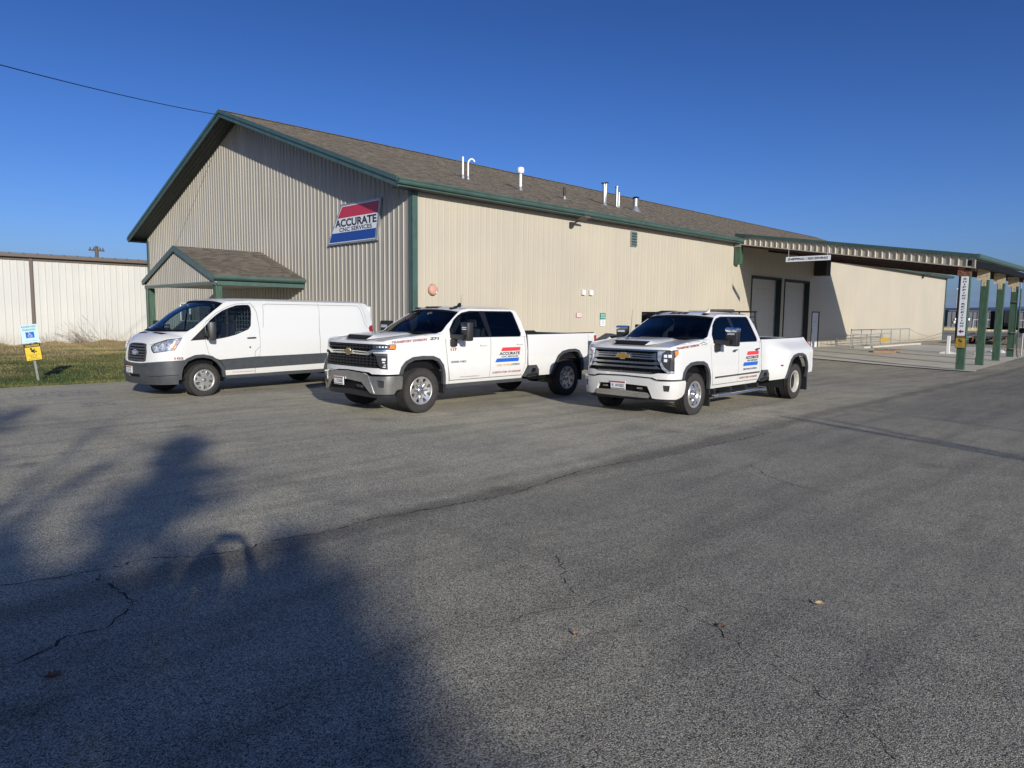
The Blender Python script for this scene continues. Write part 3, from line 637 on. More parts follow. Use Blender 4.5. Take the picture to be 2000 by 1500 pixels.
        # lamps
        if not dually:
            f('headlight',[(.70,1.295),(1.185,1.293),(1.20,1.25),(1.175,1.205),(.72,1.20)],'lensd',off=-.004,th=.02)
            f('turn_signal',[(1.06,1.287),(1.17,1.285),(1.185,1.25),(1.165,1.215),(1.05,1.222),(1.075,1.25)],'amber',off=.004,th=.008,st=.03)
            for a in(.80,.86,.92,.98): f('lamp_element',[(a,1.262),(a+.035,1.262),(a+.035,1.235),(a,1.235)],'led' if a>.85 else 'lensc',off=.0,th=.004,st=.03)
            f('fog_headlight',[(.77,1.128),(1.02,1.13),(1.022,.85),(.90,.855),(.84,.93)],'lensd',off=-.006,th=.02)
            f('lamp_brow',[(.73,1.135),(1.015,1.135),(1.015,1.085),(.79,1.09)],'grayp',off=.008,th=.015)
            for a,b_,c,d in((.915,1.045,.985,1.005),(.925,.985,.975,.962),(.93,.90,.985,.882),(.95,.935,.99,.92)): f('lamp_element',[(a,b_),(c,b_),(c,d),(a,d)],'led',off=.0,th=.004,st=.03)
        else:
            f('headlight',[(.715,1.285),(1.125,1.285),(1.12,1.21),(1.025,1.15),(1.03,.88),(.905,.875),(.80,.955),(.715,1.13)],'lensd',off=-.004,th=.02)
            f('lamp_trim',[(.715,1.285),(.87,1.285),(.79,1.22),(.775,1.10),(.84,.98),(.93,.915),(1.03,.905),(1.03,.875),(.905,.868),(.80,.95),(.712,1.13)],'lensc',off=.004,th=.008,st=.03)
            f('turn_signal',[(1.03,1.277),(1.13,1.28),(1.125,1.215),(1.05,1.175)],'amber',off=.006,th=.01,st=.03)
            for a,b_ in((.83,1.215),(.83,1.135),(.91,1.215)): f('lamp_element',[(a,b_),(a+.06,b_),(a+.06,b_-.055),(a,b_-.055)],'led',off=.001,th=.004,st=.03)
        # mirrors
        y0=.99*sd
        ax=-.80 if not dually else -.82
        b=MB(); b.box((ax,sd*1.10,1.415+zo),(.10,.34,.10)); b.build('mirror_arm',M['black'],root,bevel=.02)
        hx=ax-.10
        b=MB(); b.box((hx,sd*1.285,1.52+zo),(.14,.27,.36),rz=-sd*.22); b.build('mirror_head',M['black'],root,smooth=True,bevel=.035)
        b=MB(); b.box((hx-.052,sd*1.287,1.53+zo),(.05,.235,.32),rz=-sd*.22); b.build('mirror_glass',M['bchrome'],root,bevel=.01)
        b=MB(); [b.box((hx+.055,sd*1.285,zz+zo),(.035,.17,.016),rz=-sd*.22) for zz in((1.60,1.565) if not dually else (1.60,1.575))]; b.build('mirror_light',M['led'],root)
        if dually: b=MB(); b.box((hx,sd*1.287,1.66+zo),(.15,.28,.09),rz=-sd*.22); b.build('mirror_cap',M['chrome'],root,smooth=True,bevel=.03)
        b=MB(); b.box((ax+.02,sd*1.035,1.30+zo),(.13,.10,.15)); b.build('mirror_bracket',M['black'],root,smooth=True,bevel=.03)
        # handles
        for a in(3.27,4.35):
            f('door_handle',[(a,1.232),(a+.03,1.25),(a+.19,1.25),(a+.22,1.238),(a+.19,1.222),(a+.03,1.222)],'chrome' if dually else 'white',off=.035,th=.035,st=.03)
            f('handle_recess',[(a+.02,1.225),(a+.20,1.225),(a+.16,1.19),(a+.06,1.19)],'gryt' if dually else 'whiteb',off=.003,th=0,st=.05)
        # sills / steps
        if dually:
            b=MB(); b.bb(.30-.85,-2.95,sd*1.0,sd*1.16,.31,.36); b.build('running_board',M['bchrome'],root,bevel=.02)
            for x in(-.75,-2.1): b=MB(); b.bb(x,x-.5,sd*1.02,sd*1.14,.36,.368); b.build('step_pad',M['grayp'],root)
            for x in(-.7,-1.4,-2.1,-2.7): b=MB(); b.bb(x,x-.06,sd*.7,sd*1.05,.35,.46); b.build('step_bracket',M['black'],root)
            f('door_molding',[(2.50,.70),(4.60,.71),(4.60,.745),(2.52,.735)],'bchrome',off=.012,th=.012)
            f('side_marker',[(5.45,.85),(5.53,.85),(5.53,.815),(5.45,.815)],'redl',off=.012,th=.012)
        else:
            f('sill_step',[(2.38,.435),(4.56,.435),(4.56,.505),(2.38,.503)],'grayp',off=.015,th=.10)
        fx_=1.767-2.36
        b=MB(); b.bb(fx_+.04,fx_-.005,sd*.78,sd*(1.02 if dually else .99),.13 if dually else .33,.56); b.build('mud_flap',M['black'],root)
        if dually:
            b=MB(); b.bb(-5.06,-5.11,sd*.72,sd*1.23,.16,.72); b.build('mud_flap',M['black'],root)
        if not dually and sd>0: f('fuel_door',[(4.83,1.13),(4.86,1.145),(5.05,1.145),(5.08,1.12),(5.08,.98),(5.05,.955),(4.86,.955),(4.83,.98)],'white',off=.003,th=.01)
    # centre pieces
    c=lambda n,P0,mt,off=0,th=.02,st=.05,holes=(),stz=None: sheet(n,lambda a,b_,o=0.:W(a,b_,o),P0,M[mt],root,holes=holes,step=st,stz=stz,off=off,thick=th)
    c('hood_lip',[(-1.19,1.297),(1.19,1.297)]+[(a,ft(a)) for a in np.linspace(1.19,-1.19,30)],'white',stz=.012,st=.06)
    if not dually:
        c('front_panel',sym([(0,.865),(.86,.865),(.87,.855),(.865,.757),(.69,.755),(.61,.785),(0,.805)]),'white')
        bt=sym([(0,.785),(.54,.765),(.66,.728),(.73,.722),(1.262,.735),(1.285,.70),(1.285,.50),(1.17,.478),(1.13,.412),(.80,.40),(.70,.42),(.60,.50),(.46,.605),(0,.63)])
        c('bumper',bt,'bchrome',off=.055,th=.12,holes=[[(.83,.66),(.87,.525),(.955,.53),(.955,.65)],[(-.83,.66),(-.955,.65),(-.955,.53),(-.87,.525)]])
        c('bumper_step',sym([(0,.79),(.54,.77),(.66,.733),(.66,.70),(.54,.735),(0,.757)]),'chrome',off=.063,th=.03)
        for sd in(1,-1): flow('fog_light',W,[(.82,.67),(.865,.515),(.965,.52),(.965,.66)],M['lensd'],root,sd,.03,0,.05); flow('bumper_bevel',W,[(.53,.735),(.66,.70),(.80,.42),(.745,.42),(.60,.62)],M['chrome'],root,sd,.060,.01,.04)
        c('lower_intake',sym([(0,.64),(.47,.615),(.72,.42),(.60,.40),(0,.42)]),'blk2',off=-.01,th=.03)
        c('air_dam',sym([(0,.45),(.62,.42),(1.15,.415),(1.25,.34),(.8,.325),(0,.345)]),'black',off=.0,th=.1)
        gh_=[(.0,1.293),(.685,1.293),(.70,1.20),(.80,1.08),(.84,.90),(.83,.868),(.60,.862),(.0,.868)]
        c('grille_back',sym(gh_),'blk2',off=-.075,th=0,st=.1)
        b=MB()
        def bar(s0,z0,s1,z1,o0,o1,hw=.006,n=10):
            for i in range(n):
                t0,t1=i/n,(i+1)/n; P=[]
                for t in(t0,t1):
                    s=s0+(s1-s0)*t;z=z0+(z1-z0)*t
                    dz=hw if abs(s1-s0)>abs(z1-z0) else 0; ds=0 if dz else hw
                    P+= [W(s-ds,z-dz,o1),W(s+ds,z+dz,o1),W(s+ds,z+dz,o0),W(s-ds,z-dz,o0)]
                b.add(P,[(0,1,5,4),(1,2,6,5),(3,0,4,7)])
        for z,e in((1.275,.68),(1.225,.69),(1.045,.80),(.99,.82),(.935,.83),(.885,.83)): bar(-e,z,e,z,-.06,-.012,.009,16)
        b.build('grille_slat',M['black'],root)['kind']='stuff'; b=MB()
        for i in range(-7,8):
            s=i*.105
            if abs(s)<.69: bar(s,1.20,s,1.29,-.06,-.02,.005,2)
            bar(s*1.0,.868,s,1.09,-.06,-.02,.005,3)
        b.build('grille_rib',M['black'],root)['kind']='stuff'
        c('chrome_bar',sym([(0,1.175),(.60,1.16),(.72,1.198),(1.0,1.198),(1.0,1.165),(.74,1.15),(.62,1.095),(0,1.105)]),'bchrome',off=.004,th=.05,holes=[[(.16,1.15),(.56,1.14),(.56,1.125),(.16,1.13)],[(-.16,1.13),(-.56,1.125),(-.56,1.14),(-.16,1.15)]])
        bow=[(-.155,1.12),(-.13,1.172),(-.055,1.165),(-.05,1.195),(.06,1.195),(.065,1.165),(.14,1.160),(.155,1.115),(.05,1.118),(.045,1.088),(-.06,1.088),(-.065,1.118)]
        c('bowtie_emblem_rim',[(p[0]*1.08,1.14+(p[1]-1.14)*1.15) for p in bow],'bchrome',off=.012,th=.02,st=.03); c('bowtie_emblem',bow,'goldd',off=.017,th=.01,st=.03)
        plate_(root,W,-.385,.515,-.065,.665,.085,'L 3220B')
    else:
        c('front_panel',sym([(0,.845),(.62,.845),(.72,.868),(.90,.868),(.865,.757),(.69,.755),(.61,.785),(0,.80)]),'white')
        bt=sym([(0,.775),(.54,.762),(.66,.728),(.73,.722),(1.27,.735),(1.30,.70),(1.29,.50),(1.22,.44),(1.07,.405),(.74,.40),(.66,.41),(.60,.52),(.54,.625),(0,.64)])
        c('bumper',bt,'white',off=.055,th=.12,holes=[[(.82,.655),(.845,.545),(.93,.545),(.935,.655)],[(-.82,.655),(-.935,.655),(-.93,.545),(-.845,.545)]])
        for sd in(1,-1): flow('fog_light',W,[(.81,.665),(.835,.535),(.94,.535),(.945,.665)],M['lensd'],root,sd,.03,0,.05)
        c('skid_plate',sym([(0,.52),(.57,.505),(.62,.44),(.60,.405),(0,.40)]),'chrome',off=.075,th=.08)
        c('lower_intake',sym([(0,.65),(.55,.635),(.64,.46),(0,.48)]),'blk2',off=-.01,th=.03)
        c('air_dam',sym([(0,.44),(.62,.42),(1.2,.44),(1.30,.36),(.8,.335),(0,.345)]),'black',off=.0,th=.1)
        c('grille_back',sym([(0,1.29),(.70,1.29),(.71,1.10),(.82,.92),(.76,.868),(.62,.845),(0,.845)]),'blk2',off=-.07,th=0,st=.1)
        c('grille_surround',sym([(0,1.293),(.705,1.293),(.71,1.262),(0,1.268)]),'gchrome',off=.004,th=.06)
        c('grille_bar',sym([(0,1.225),(.60,1.215),(.69,1.245),(.70,1.10),(.62,1.115),(0,1.122)]),'gchrome',off=.008,th=.05,holes=[[(.18,1.165),(.60,1.16),(.60,1.145),(.18,1.145)],[(-.18,1.145),(-.60,1.145),(-.60,1.16),(-.18,1.165)],[(.16,1.21),(.6,1.20),(.6,1.185),(.17,1.19)],[(-.16,1.21),(-.17,1.19),(-.6,1.185),(-.6,1.20)]])
        for z in(1.045,.965): c('grille_bar',sym([(0,z+.016),(.62,z+.018),(.70,z+.045),(.755-(z<1)*-.03,z-.02),(.64,z-.022),(0,z-.018)]),'gchrome',off=.006,th=.06,st=.04)
        c('grille_bar',sym([(0,.880),(.58,.876),(.64,.862),(.60,.843),(0,.843)]),'gchrome',off=.004,th=.05,st=.04)
        b=MB()
        for i in range(-8,9):
            s=i*.08; P=[W(s-.003,.86,-.03),W(s+.003,.86,-.03),W(s+.003,1.28,-.03),W(s-.003,1.28,-.03)]; b.add(P,[(0,1,2,3)])
        b.build('grille_rib',M['black'],root)['kind']='stuff'
        bow=[(-.155,1.135),(-.125,1.195),(-.055,1.19),(-.05,1.218),(.06,1.218),(.065,1.188),(.14,1.183),(.155,1.132),(.05,1.135),(.045,1.104),(-.06,1.104),(-.065,1.134)]
        bow=[(p[0]-.02,p[1]+.0) for p in bow]
        c('bowtie_emblem_rim',[(-.02+(p[0]+.02)*1.07,1.16+(p[1]-1.16)*1.12) for p in bow],'bchrome',off=.018,th=.02,st=.03); c('bowtie_emblem',bow,'gold',off=.023,th=.01,st=.03)
        plate_(root,W,-.235,.525,.095,.69,.09,'K  AYG52')
        for sd in(1,-1): flow('tow_hook',W,[(.33,.59),(.44,.59),(.45,.56),(.32,.56)],M['chrome'],root,sd,.05,.04,.05)
    if not dually:
        for sd in(1,-1): flow('tow_hook',W,[(.30,.55),(.46,.54),(.47,.50),(.31,.51)],M['dark'],root,sd,.05,.05,.05)
    # hood: loft from lip to cowl
    pf_z=lambda s:W0(s,ft(abs(s)))[2]
    def hood(u,v):
        t=v*2-1; sF=1.19*t
        xr=-.43 if not dually else -.43
        xs=1.767-1.19; 
        # edge runs along the fender top from s=.0 (front) to s=2.2
        if u==0: p=W(sF,ft(abs(sF)),0); return p
        sE=1.19+(2.20-1.19)*u; pe=W0(math.copysign(sE,t) if t else sE,ft(sE)); pf=W0(sF,ft(abs(sF)))
        xc=.90+(-.20-.90)*u
        x=(1-abs(t)**3)*(pf[0]+( -.24-pf[0])*u)+abs(t)**3*pe[0]
        y=t*abs(pe[1]) if abs(t)>.999 else t*(abs(pf[1])/max(abs(t),1e-6)*(1-u)**3 if False else abs(pe[1]))
        k=(1-u)**4; y=y*(1-k)+pf[1]*k
        ze=ft(sE)
        zc_=1.345+.130*max(0,(.92-x)/1.2)**.75; wz=1-abs(t)**4; zb=(ze*(1-wz)+zc_*wz)*(1-k)+pf_z(sF)*k
        a=abs(t); zb+=.028*s5(.52,.40,a)*s5(.12,.45,u)*(1-.25*u)-.012*s5(.90,.70,a)*s5(.40,.60,a)
        return (x,y,zb+zo)
    grid(hood,26,60,'hood',wh,root,flip=True)
    # hood scoop: white bulge with a dark meshed mouth
    Z=lambda z:z+zo
    b=MB(); b.add([(.735,-.335,Z(1.372)),(.735,.335,Z(1.372)),(.625,.385,Z(1.446)),(.625,-.385,Z(1.446))],[(0,1,2,3)]); b.build('hood_scoop',M['blk2'],root)
    b=MB(); b.add([(.60,-.40,Z(1.455)),(.60,.40,Z(1.455)),(.10,.42,Z(1.492)),(.10,-.42,Z(1.492)),(.645,-.40,Z(1.443)),(.645,.40,Z(1.443)),(.60,-.52,Z(1.395)),(.60,.52,Z(1.395)),(.0,-.52,Z(1.45)),(.0,.52,Z(1.45)),(.76,-.345,Z(1.368)),(.76,.345,Z(1.368))],[(4,5,1,0),(0,1,2,3),(4,0,3,8,6),(5,7,9,2,1),(10,4,6),(11,7,5),(3,2,9,8)]); b.build('scoop_lip',wh,root,smooth=True)
    b=MB(); [b.cyl((.73,y*.93,Z(1.378)),(.635,y*1.05,Z(1.444)),.0035,n=4) for y in np.linspace(-.33,.33,13)]; [b.cyl((x,-.35,Z(z)),(x,.35,Z(z)),.0035,n=4) for x,z in((.70,1.402),(.665,1.425))]; b.build('scoop_mesh',M['dark'],root)['kind']='stuff'
    # cowl + windshield
    E=[(2.20,1.478),(2.33,1.51),(2.49,1.63),(2.73,1.78),(2.93,1.90)]
    def edge(t):
        q=t*(len(E)-1); i=min(int(q),len(E)-2); k=q-i; return (E[i][0]+(E[i+1][0]-E[i][0])*k,E[i][1]+(E[i+1][1]-E[i][1])*k)
    def ws(u,v,ins=-.012):
        t=v*2-1; e=edge(u); p=W0(e[0],e[1],ins); bow=.26*(1-u)+.13*u; zc=(1.455*(1-u)+1.945*u)
        return (p[0]+bow*(1-t*t),t*p[1],(p[2]+(zc-p[2])*(1-t*t)*.9)+zo)
    grid(ws,14,24,'windshield',M['glassw'],root,flip=True)
    b=MB(); 
    for i in range(24):
        q=[ws(0,i/24,.0),ws(0,(i+1)/24,.0),ws(.06,(i+1)/24,.0),ws(.06,i/24,.0)]; b.quad(*[(p[0]+.012,p[1],p[2]-.006) for p in q])
        q=[ws(0,i/24,.0),ws(0,(i+1)/24,.0)]; b.quad(q[0],q[1],(q[1][0]+.16,q[1][1]*.98,q[1][2]-.035),(q[0][0]+.16,q[0][1]*.98,q[0][2]-.035))
    b.build('cowl',M['black'],root)
    b=MB()
    for sd,y in((1,.28),(1,-.55)): b.tube([ws(.02,.5+y/2,.0),tuple(Vector(ws(.10,.5+(y+.33)/2,.0))+Vector((.03,0,.01))),tuple(Vector(ws(.09,min(.97,.5+(y+.62)/2),.0))+Vector((.03,0,.01)))],.011,6)
    b.build('wiper',M['blk2'],root)
    b=MB()
    b.box((-.30,.50,1.485+zo),(.26,.42,.012),rz=.1); b.build('wiper_recess',M['blk2'],root,bevel=.004)
    b=MB()
    for i in range(24):
        q=[ws(1,i/24,.0),ws(1,(i+1)/24,.0),ws(.93,(i+1)/24,.0),ws(.93,i/24,.0)]; b.quad(*[(p[0]+.006,p[1],p[2]) for p in q])
    b.build('windshield_band',M['blk2'],root)
    RX=[(2.93,1.90),(3.05,1.945),(3.2,1.965),(3.6,1.968),(4.2,1.968),(4.50,1.965),(4.60,1.93)]
    def roof(u,v):
        t=v*2-1; q=u*(len(RX)-1); i=min(int(q),len(RX)-2); k=q-i; s=RX[i][0]+(RX[i+1][0]-RX[i][0])*k; z=RX[i][1]+(RX[i+1][1]-RX[i][1])*k
        p=W0(s,z,-.004); bow=.13*max(0,1-u*3); cr=.062*(1-abs(t)**2.6)*(1 if 0.05<u<.95 else .75)
        return (p[0]+bow*(1-t*t)+(-.03*(1-t*t) if u>.9 else 0),t*p[1],z+cr+zo)
    grid(roof,24,24,'roof',wh,root,flip=True)
    grid(lambda u,v:(lambda p:(p[0],p[1]*.97,p[2]-.035))(roof(u*.98+.01,v)),8,8,'headliner',M['seat'],root)
    bk=lambda u,v:(lambda t:(lambda p:(p[0]-.06*(1-t*t)*(1-u),t*abs(p[1]),(p[2]+(.062*(1-abs(t)**2.6)*.75)*(1-u) if u<.01 else p[2])+zo))(W0(4.60+.085*min(1,u*3),1.93-.93*u,-.004)))(v*2-1)
    grid(bk,12,16,'cab_back',wh,root,flip=True)
    b=MB(); b.quad(*[(-3.01,y,z+zo) for y,z in((-.62,1.50),(.62,1.50),(.58,1.86),(-.58,1.86))]); b.build('rear_window',M['glassd'],root)
    # roof lamps
    for y in (-.56,-.14,0,.14,.56):
        b=MB(); p=roof(.06,.5+y/1.75); b.box((p[0]-.05,y,p[2]+.012),(.14,.09,.035)); b.build('clearance_light',M['gloss'] if True else M['amber'],root,smooth=True,bevel=.012)
    p=roof(.16,.5+.30)
    b=MB(); b.prism([(-.10,-.02),(.10,-.02),(.06,.015),(-.02,.03),(-.07,.085),(-.10,.08)],'y',-.02,.02); o=b.build('antenna_fin',M['gloss'] if not dually else wh,root,bevel=.006); o.location=(p[0]-.10,.50,p[2]+.01)
    if dually:
        b=MB(); b.cyl((-.55,-.84,1.50),(-.60,-.84,2.02),.006,.003,6); b.build('antenna',M['dark'],root)
        b=MB()   # headache rack
        for z in(1.99,): b.bb(-3.02,-3.09,-.86,.80,z,z+.035)
        for y in(-.83,.77): b.tube([(-3.055,y,2.0),(-3.055,y*1.02,1.80),(-3.10,y*1.10,1.45)],.022,8)
        for y in(-.4,0,.4): b.bb(-3.04,-3.07,y-.012,y+.012,1.45,2.0)
        for z in(1.55,1.66,1.77,1.88): b.bb(-3.045,-3.065,-.80,.76,z,z+.018)
        b.build('headache_rack',M['black'],root)
        b=MB(); b.box((-3.06,-.05,2.045),(.10,.62,.03)); b.build('light_bar',M['gloss'],root,bevel=.01)
        b=MB(); b.bb(-3.4,-3.7,-.55,.55,1.40,1.50); b.build('red_toolbox',mat('faded red box',(.45,.12,.08),.6),root,bevel=.01)
    else:
        b=MB(); b.cyl((-2.0,-.1,2.02),(-2.0,-.1,2.27),.005,.003,6); b.cyl((-2.0,-.1,2.02),(-2.0,-.1,2.04),.03,n=10); b.build('antenna',M['blk2'],root)
    # bed interior
    bw=.92; b=MB(); b.bb(-3.06,-5.34,-bw,bw,.86,.90); b.bb(-2.99,-3.06,-bw,bw,.86,1.42+zo); b.bb(-5.30,-5.38,-.86,.86,.86,1.42+zo)
    for sd in(1,-1):
        b.bb(-3.0,-5.36,sd*bw,sd*(bw-.02),.88,1.42+zo); b.bb(-3.8,-4.95,sd*bw,sd*(bw-.22),.88,1.12)
    b.build('bed_liner',M['black'],root)
    b=MB(); b.bb(-5.36,-5.41,-.90,.90,.70,1.43+zo); b.build('tailgate',wh,root,bevel=.01)
    b=MB(); b.bb(-5.48,-5.72,-.98,.98,.52,.66); b.build('rear_bumper',M['bchrome'] if not dually else wh,root,bevel=.02)
    # floor / chassis
    b=MB(); b.bb(.62,-2.93,-.93,.93,.50,.56); b.bb(.80,.60,-.55,.55,.45,1.25)
    for sd in(1,-1): b.bb(.75,-5.4,sd*.36,sd*.46,.48,.62)
    b.bb(-3.0,-5.4,-.80,.80,.76,.84); b.cyl((0,-.75,.42),(0,.75,.42),.05,n=8); b.cyl((-4.37,-.75,.42),(-4.37,.75,.42),.06,n=10); b.cyl((-4.37,0,.42),(-4.15,0,.42),.17,.14,n=12)
    b.bb(-3.1,-3.7,-.9,-.5,.40,.62); b.bb(-3.15,-3.75,.5,.85,.44,.60)
    b.build('chassis',M['blk2'],root)
    b=MB(); b.bb(.55,-.60,-.86,.86,.80,1.30+zo); b.build('engine_bay',M['blk2'],root)
    # interior
    b=MB(); b.bb(-.62,-1.05,-.86,.86,1.05,1.40+zo); b.build('dashboard',M['seat'],root,smooth=True,bevel=.05)
    b=MB()
    for x in(-1.75,-2.60):
        for y in(-.42,.42):
            b.box((x+.25,y,.98),(.5,.50,.20)); b.box((x-.02,y,1.28),(.13,.48,.56),rot=Matrix.Rotation(-.18,3,'Y')); b.box((x-.09,y,1.66+zo),(.08,.26,.17))
    b.build('seat',M['seat'],root,smooth=True,bevel=.04)
    b=MB(); b.lathe([(.17,-.012),(.185,0),(.17,.012),(.155,0),(.17,-.012)],24,'x'); b.box((0,0,0),(.02,.3,.03)); o=b.build('steering_wheel',M['black'],root,smooth=True); o.location=(-1.12,.42,1.36+zo); o.rotation_euler=(0,.5,0)
    b=MB(); b.box((-1.12,0,1.82+zo),(.03,.24,.07)); b.build('rearview_mirror',M['blk2'],root)
    b=MB(); b.cyl((0,0,0),(0,0,.45),.02,n=6); 
    # wheels & wells
    if dually:
        well(root,0,.58,.985,.56,.45); well(root,-4.37-.03,.50,1.17,.60,.43)
        for sd in(1,-1):
            wheel(root,0,sd*.90,sd,.405,.235,'sim',.250); wheel(root,-4.37,sd*1.115,sd,.405,.225,'dish',.248); wheel(root,-4.37,sd*.80,sd,.405,.225,'dish',.248)
    else:
        well(root,0,.58,.985,.56,.47); well(root,-4.33,.58,.985,.57,.47)
        for sd in(1,-1):
            wheel(root,0,sd*.885,sd,.42,.275,'at',.254); wheel(root,-4.33,sd*.875,sd,.42,.275,'at',.254)
    # lettering, left and right
    T=lambda s,z:onside(W,s,z)
    TT=lambda s,z:(lambda x,y:W(s+x,z+.055*x+y,.006))
    if not dually:
        logo(root,W,3.71,.87,.955)
        text('lettering','(208) 772-0641',M['gldt'],root,T(3.97,.802),size=.052,width=.44,bold=.03); text('lettering','| HAYDEN ID',M['gryt'],root,T(4.32,.805),size=.052,width=.25,bold=.03)
        text('lettering','USDOT# 4135528',M['redt'],root,T(4.05,.66),size=.045,width=.86,bold=.035,shear=.3)
        text('lettering','117',M['redt'],root,T(2.575,1.165),size=.055,width=.16,bold=.05)
        text('lettering','3500 HD',M['gryt'],root,T(2.70,.925),size=.04,width=.40,bold=.04)
        text('lettering','WWW.ACCURATECNCSERVICES.COM',M['redt'],root,T(2.98,.622),size=.018,width=.52,bold=.012)
        text('lettering','TRANSPORT DIVISION',M['redt'],root,TT(1.505,1.352),size=.044,width=.82,bold=.04)
        text('lettering','Z71',M['blkt'],root,T(2.10,1.385),size=.05,width=.24,bold=.05,shear=.2)
    else:
        logo(root,W,3.79,.885,.97)
        text('lettering','(208) 772-0641 | HAYDEN ID',M['gryt'],root,T(4.13,.815),size=.05,width=.66,bold=.025)
        text('lettering','USDOT# 4135528',M['redt'],root,T(4.05,.645),size=.042,width=.86,bold=.035,shear=.3)
        text('lettering','TRANSPORT DIVISION',M['redt'],root,TT(1.48,1.350),size=.042,width=.83,bold=.04)
        f2=lambda P0,mt:flow('mountain_badge',W,P0,M[mt],root,1,.004,0,.05)
        f2([(1.94,1.40),(2.02,1.41),(2.08,1.435),(2.14,1.415),(2.24,1.40),(2.24,1.393),(2.14,1.405),(2.08,1.424),(2.02,1.40),(1.94,1.39)],'blkt')
        f2([(2.0,1.375),(2.10,1.385),(2.22,1.372),(2.22,1.364),(2.10,1.376),(2.0,1.366)],'gryt')
    return root
def make_van(loc,rz):
    root=thing('cargo_van','white low roof cargo van with grey lower cladding, parked by the entrance porch','van',loc,rz)
    W=lambda s,z,off=0.:TV(s,z,off)
    lamp=[(.55,1.10),(.60,1.165),(.86,1.255),(1.235,1.30),(1.10,1.03),(.64,.965),(.575,1.02)]
    hoodE=[(0,1.165),(.36,1.160),(.40,1.11),(.53,1.135),(.60,1.175),(.86,1.265),(1.25,1.315),(1.40,1.41),(1.435,1.44)]
    archO=[(1.155,.40),(1.165,.55),(1.21,.70),(1.33,.84),(1.53,.915),(1.72,.925),(1.92,.88),(2.08,.77),(2.20,.60),(2.235,.40)]
    archR=[(p[0]+3.76,p[1]-.005) for p in archO]
    def strip(p,k): 
        cx,cz=(p[0][0]+p[-1][0])/2,.42; return [(a-(a-cx)/math.hypot(a-cx,b-cz)*k,b-(b-cz)/math.hypot(a-cx,b-cz)*k) for a,b in p]
    win=[(1.825,1.54),(1.95,1.665),(2.09,1.77),(2.24,1.86),(2.38,1.915),(2.61,1.985),(2.80,2.0),(2.92,2.0),(2.95,1.96),(2.94,1.80),(2.90,1.54),(2.83,1.46),(2.51,1.345),(2.31,1.30),(2.10,1.265),(1.84,1.24)]
    wo=[(p[0]+(p[0]-2.4)*.03,p[1]+(p[1]-1.62)*.045) for p in win]
    for sd in(1,-1):
        f=lambda n,P0,mt,off=0,th=.02,st=.05,holes=(),stz=None: flow(n,W,P0,M[mt],root,sd,off,th,st,holes,stz)
        f('front_fender',[(.42,.765),(.43,.98),(.40,1.10)]+hoodE[2:]+[(1.565,1.51),(1.775,1.665),(1.775,1.25),(1.84,.95),(1.875,.87)]+[(1.72,.925),(1.53,.915),(1.33,.84),(1.325,.815),(.93,.80),(.48,.758)],'whiteb',st=.045,holes=[lamp])
        f('a_pillar',[(1.565,1.51),(1.84,1.72),(2.05,1.875),(2.31,2.04),(2.42,2.085),(3.0,2.112),(3.0,2.045),(2.9,2.055),(2.6,2.03),(2.35,1.95),(2.1,1.83),(1.85,1.64),(1.775,1.56),(1.775,1.672)],'whiteb',st=.05)
        f('front_door',[(1.785,1.57),(1.86,1.635),(2.1,1.82),(2.35,1.942),(2.6,2.022),(2.9,2.047),(2.99,2.035),(3.085,1.85),(3.12,1.45),(3.105,.83),(2.10,.79),(1.885,.87),(1.85,.95),(1.785,1.25)],'whiteb',holes=[wo])
        f('window_trim',wo,'black',off=-.006,th=.02,holes=[win]); f('window',win,'glassv',off=-.016,th=0,st=.2)
        f('window_divider',[(2.355,1.90),(2.385,1.915),(2.33,1.31),(2.30,1.30)],'black',off=-.008,th=.02)
        f('mirror_triangle',[(1.45,1.225),(1.80,1.53),(1.815,1.245)],'black',off=.008,th=.02)
        side=[(3.01,2.113),(6.37,2.115),(6.50,2.10),(6.555,2.02),(6.57,1.81),(6.60,1.52),(6.61,.60),(6.60,.45),(5.99,.43)]+[(p[0],p[1]) for p in archR[::-1][1:-1]]+[(4.93,.60),(4.90,.44),(3.60,.44),(2.235,.42),(2.235,.57),(2.12,.775),(3.115,.82),(3.135,1.45),(3.10,1.86),(3.01,2.045)]
        f('side_panel',side,'whiteb',st=.06)
        for P0 in([(4.885,2.10),(4.89,2.10),(4.815,1.48),(4.81,.84),(4.80,.84),(4.805,1.48)],[(3.28,1.96),(3.30,2.02),(3.40,2.045),(6.14,2.05),(6.20,2.0),(6.31,1.58),(6.40,1.47),(6.392,1.466),(6.302,1.576),(6.192,1.99),(6.14,2.042),(3.40,2.037),(3.306,2.014),(3.288,1.96)],[(3.22,1.49),(3.228,1.49),(3.288,1.96),(3.28,1.96)],[(2.97,.94),(3.108,1.06),(3.108,1.05),(2.975,.933)],[(2.97,.94),(2.978,.94),(2.975,.43),(2.967,.43)],[(6.27,2.10),(6.277,2.10),(6.40,1.60),(6.393,1.60)]): f('panel_seam',P0,'gryt',off=.004,th=0,st=.06)
        f('cladding_strip',[(2.12,.775),(3.10,.825),(3.11,.825),(4.98,.84),(5.09,.845),(4.96,.70),(4.92,.585),(3.6,.57),(2.235,.55),(2.21,.60)],'grayp',off=.012,th=.02)
        f('rocker',[(2.235,.36),(4.92,.36),(4.90,.435),(2.235,.435)],'grayp',off=.004,th=.08)
        f('rear_cladding',[(6.0,.43),(6.60,.43),(6.62,.84),(5.89,.84),(5.97,.60)],'grayp',off=.012,th=.02)
        for ar in(archO,archR):
            i=strip(ar,.07); f('wheel_arch_cladding',ar+i[::-1],'grayp',off=.02,th=.05,st=.04)
        f('headlight',lamp,'lensc',off=-.012,th=0,st=.03); f('headlight_lens',lamp,'lensd',off=-.02,th=0,st=.2)
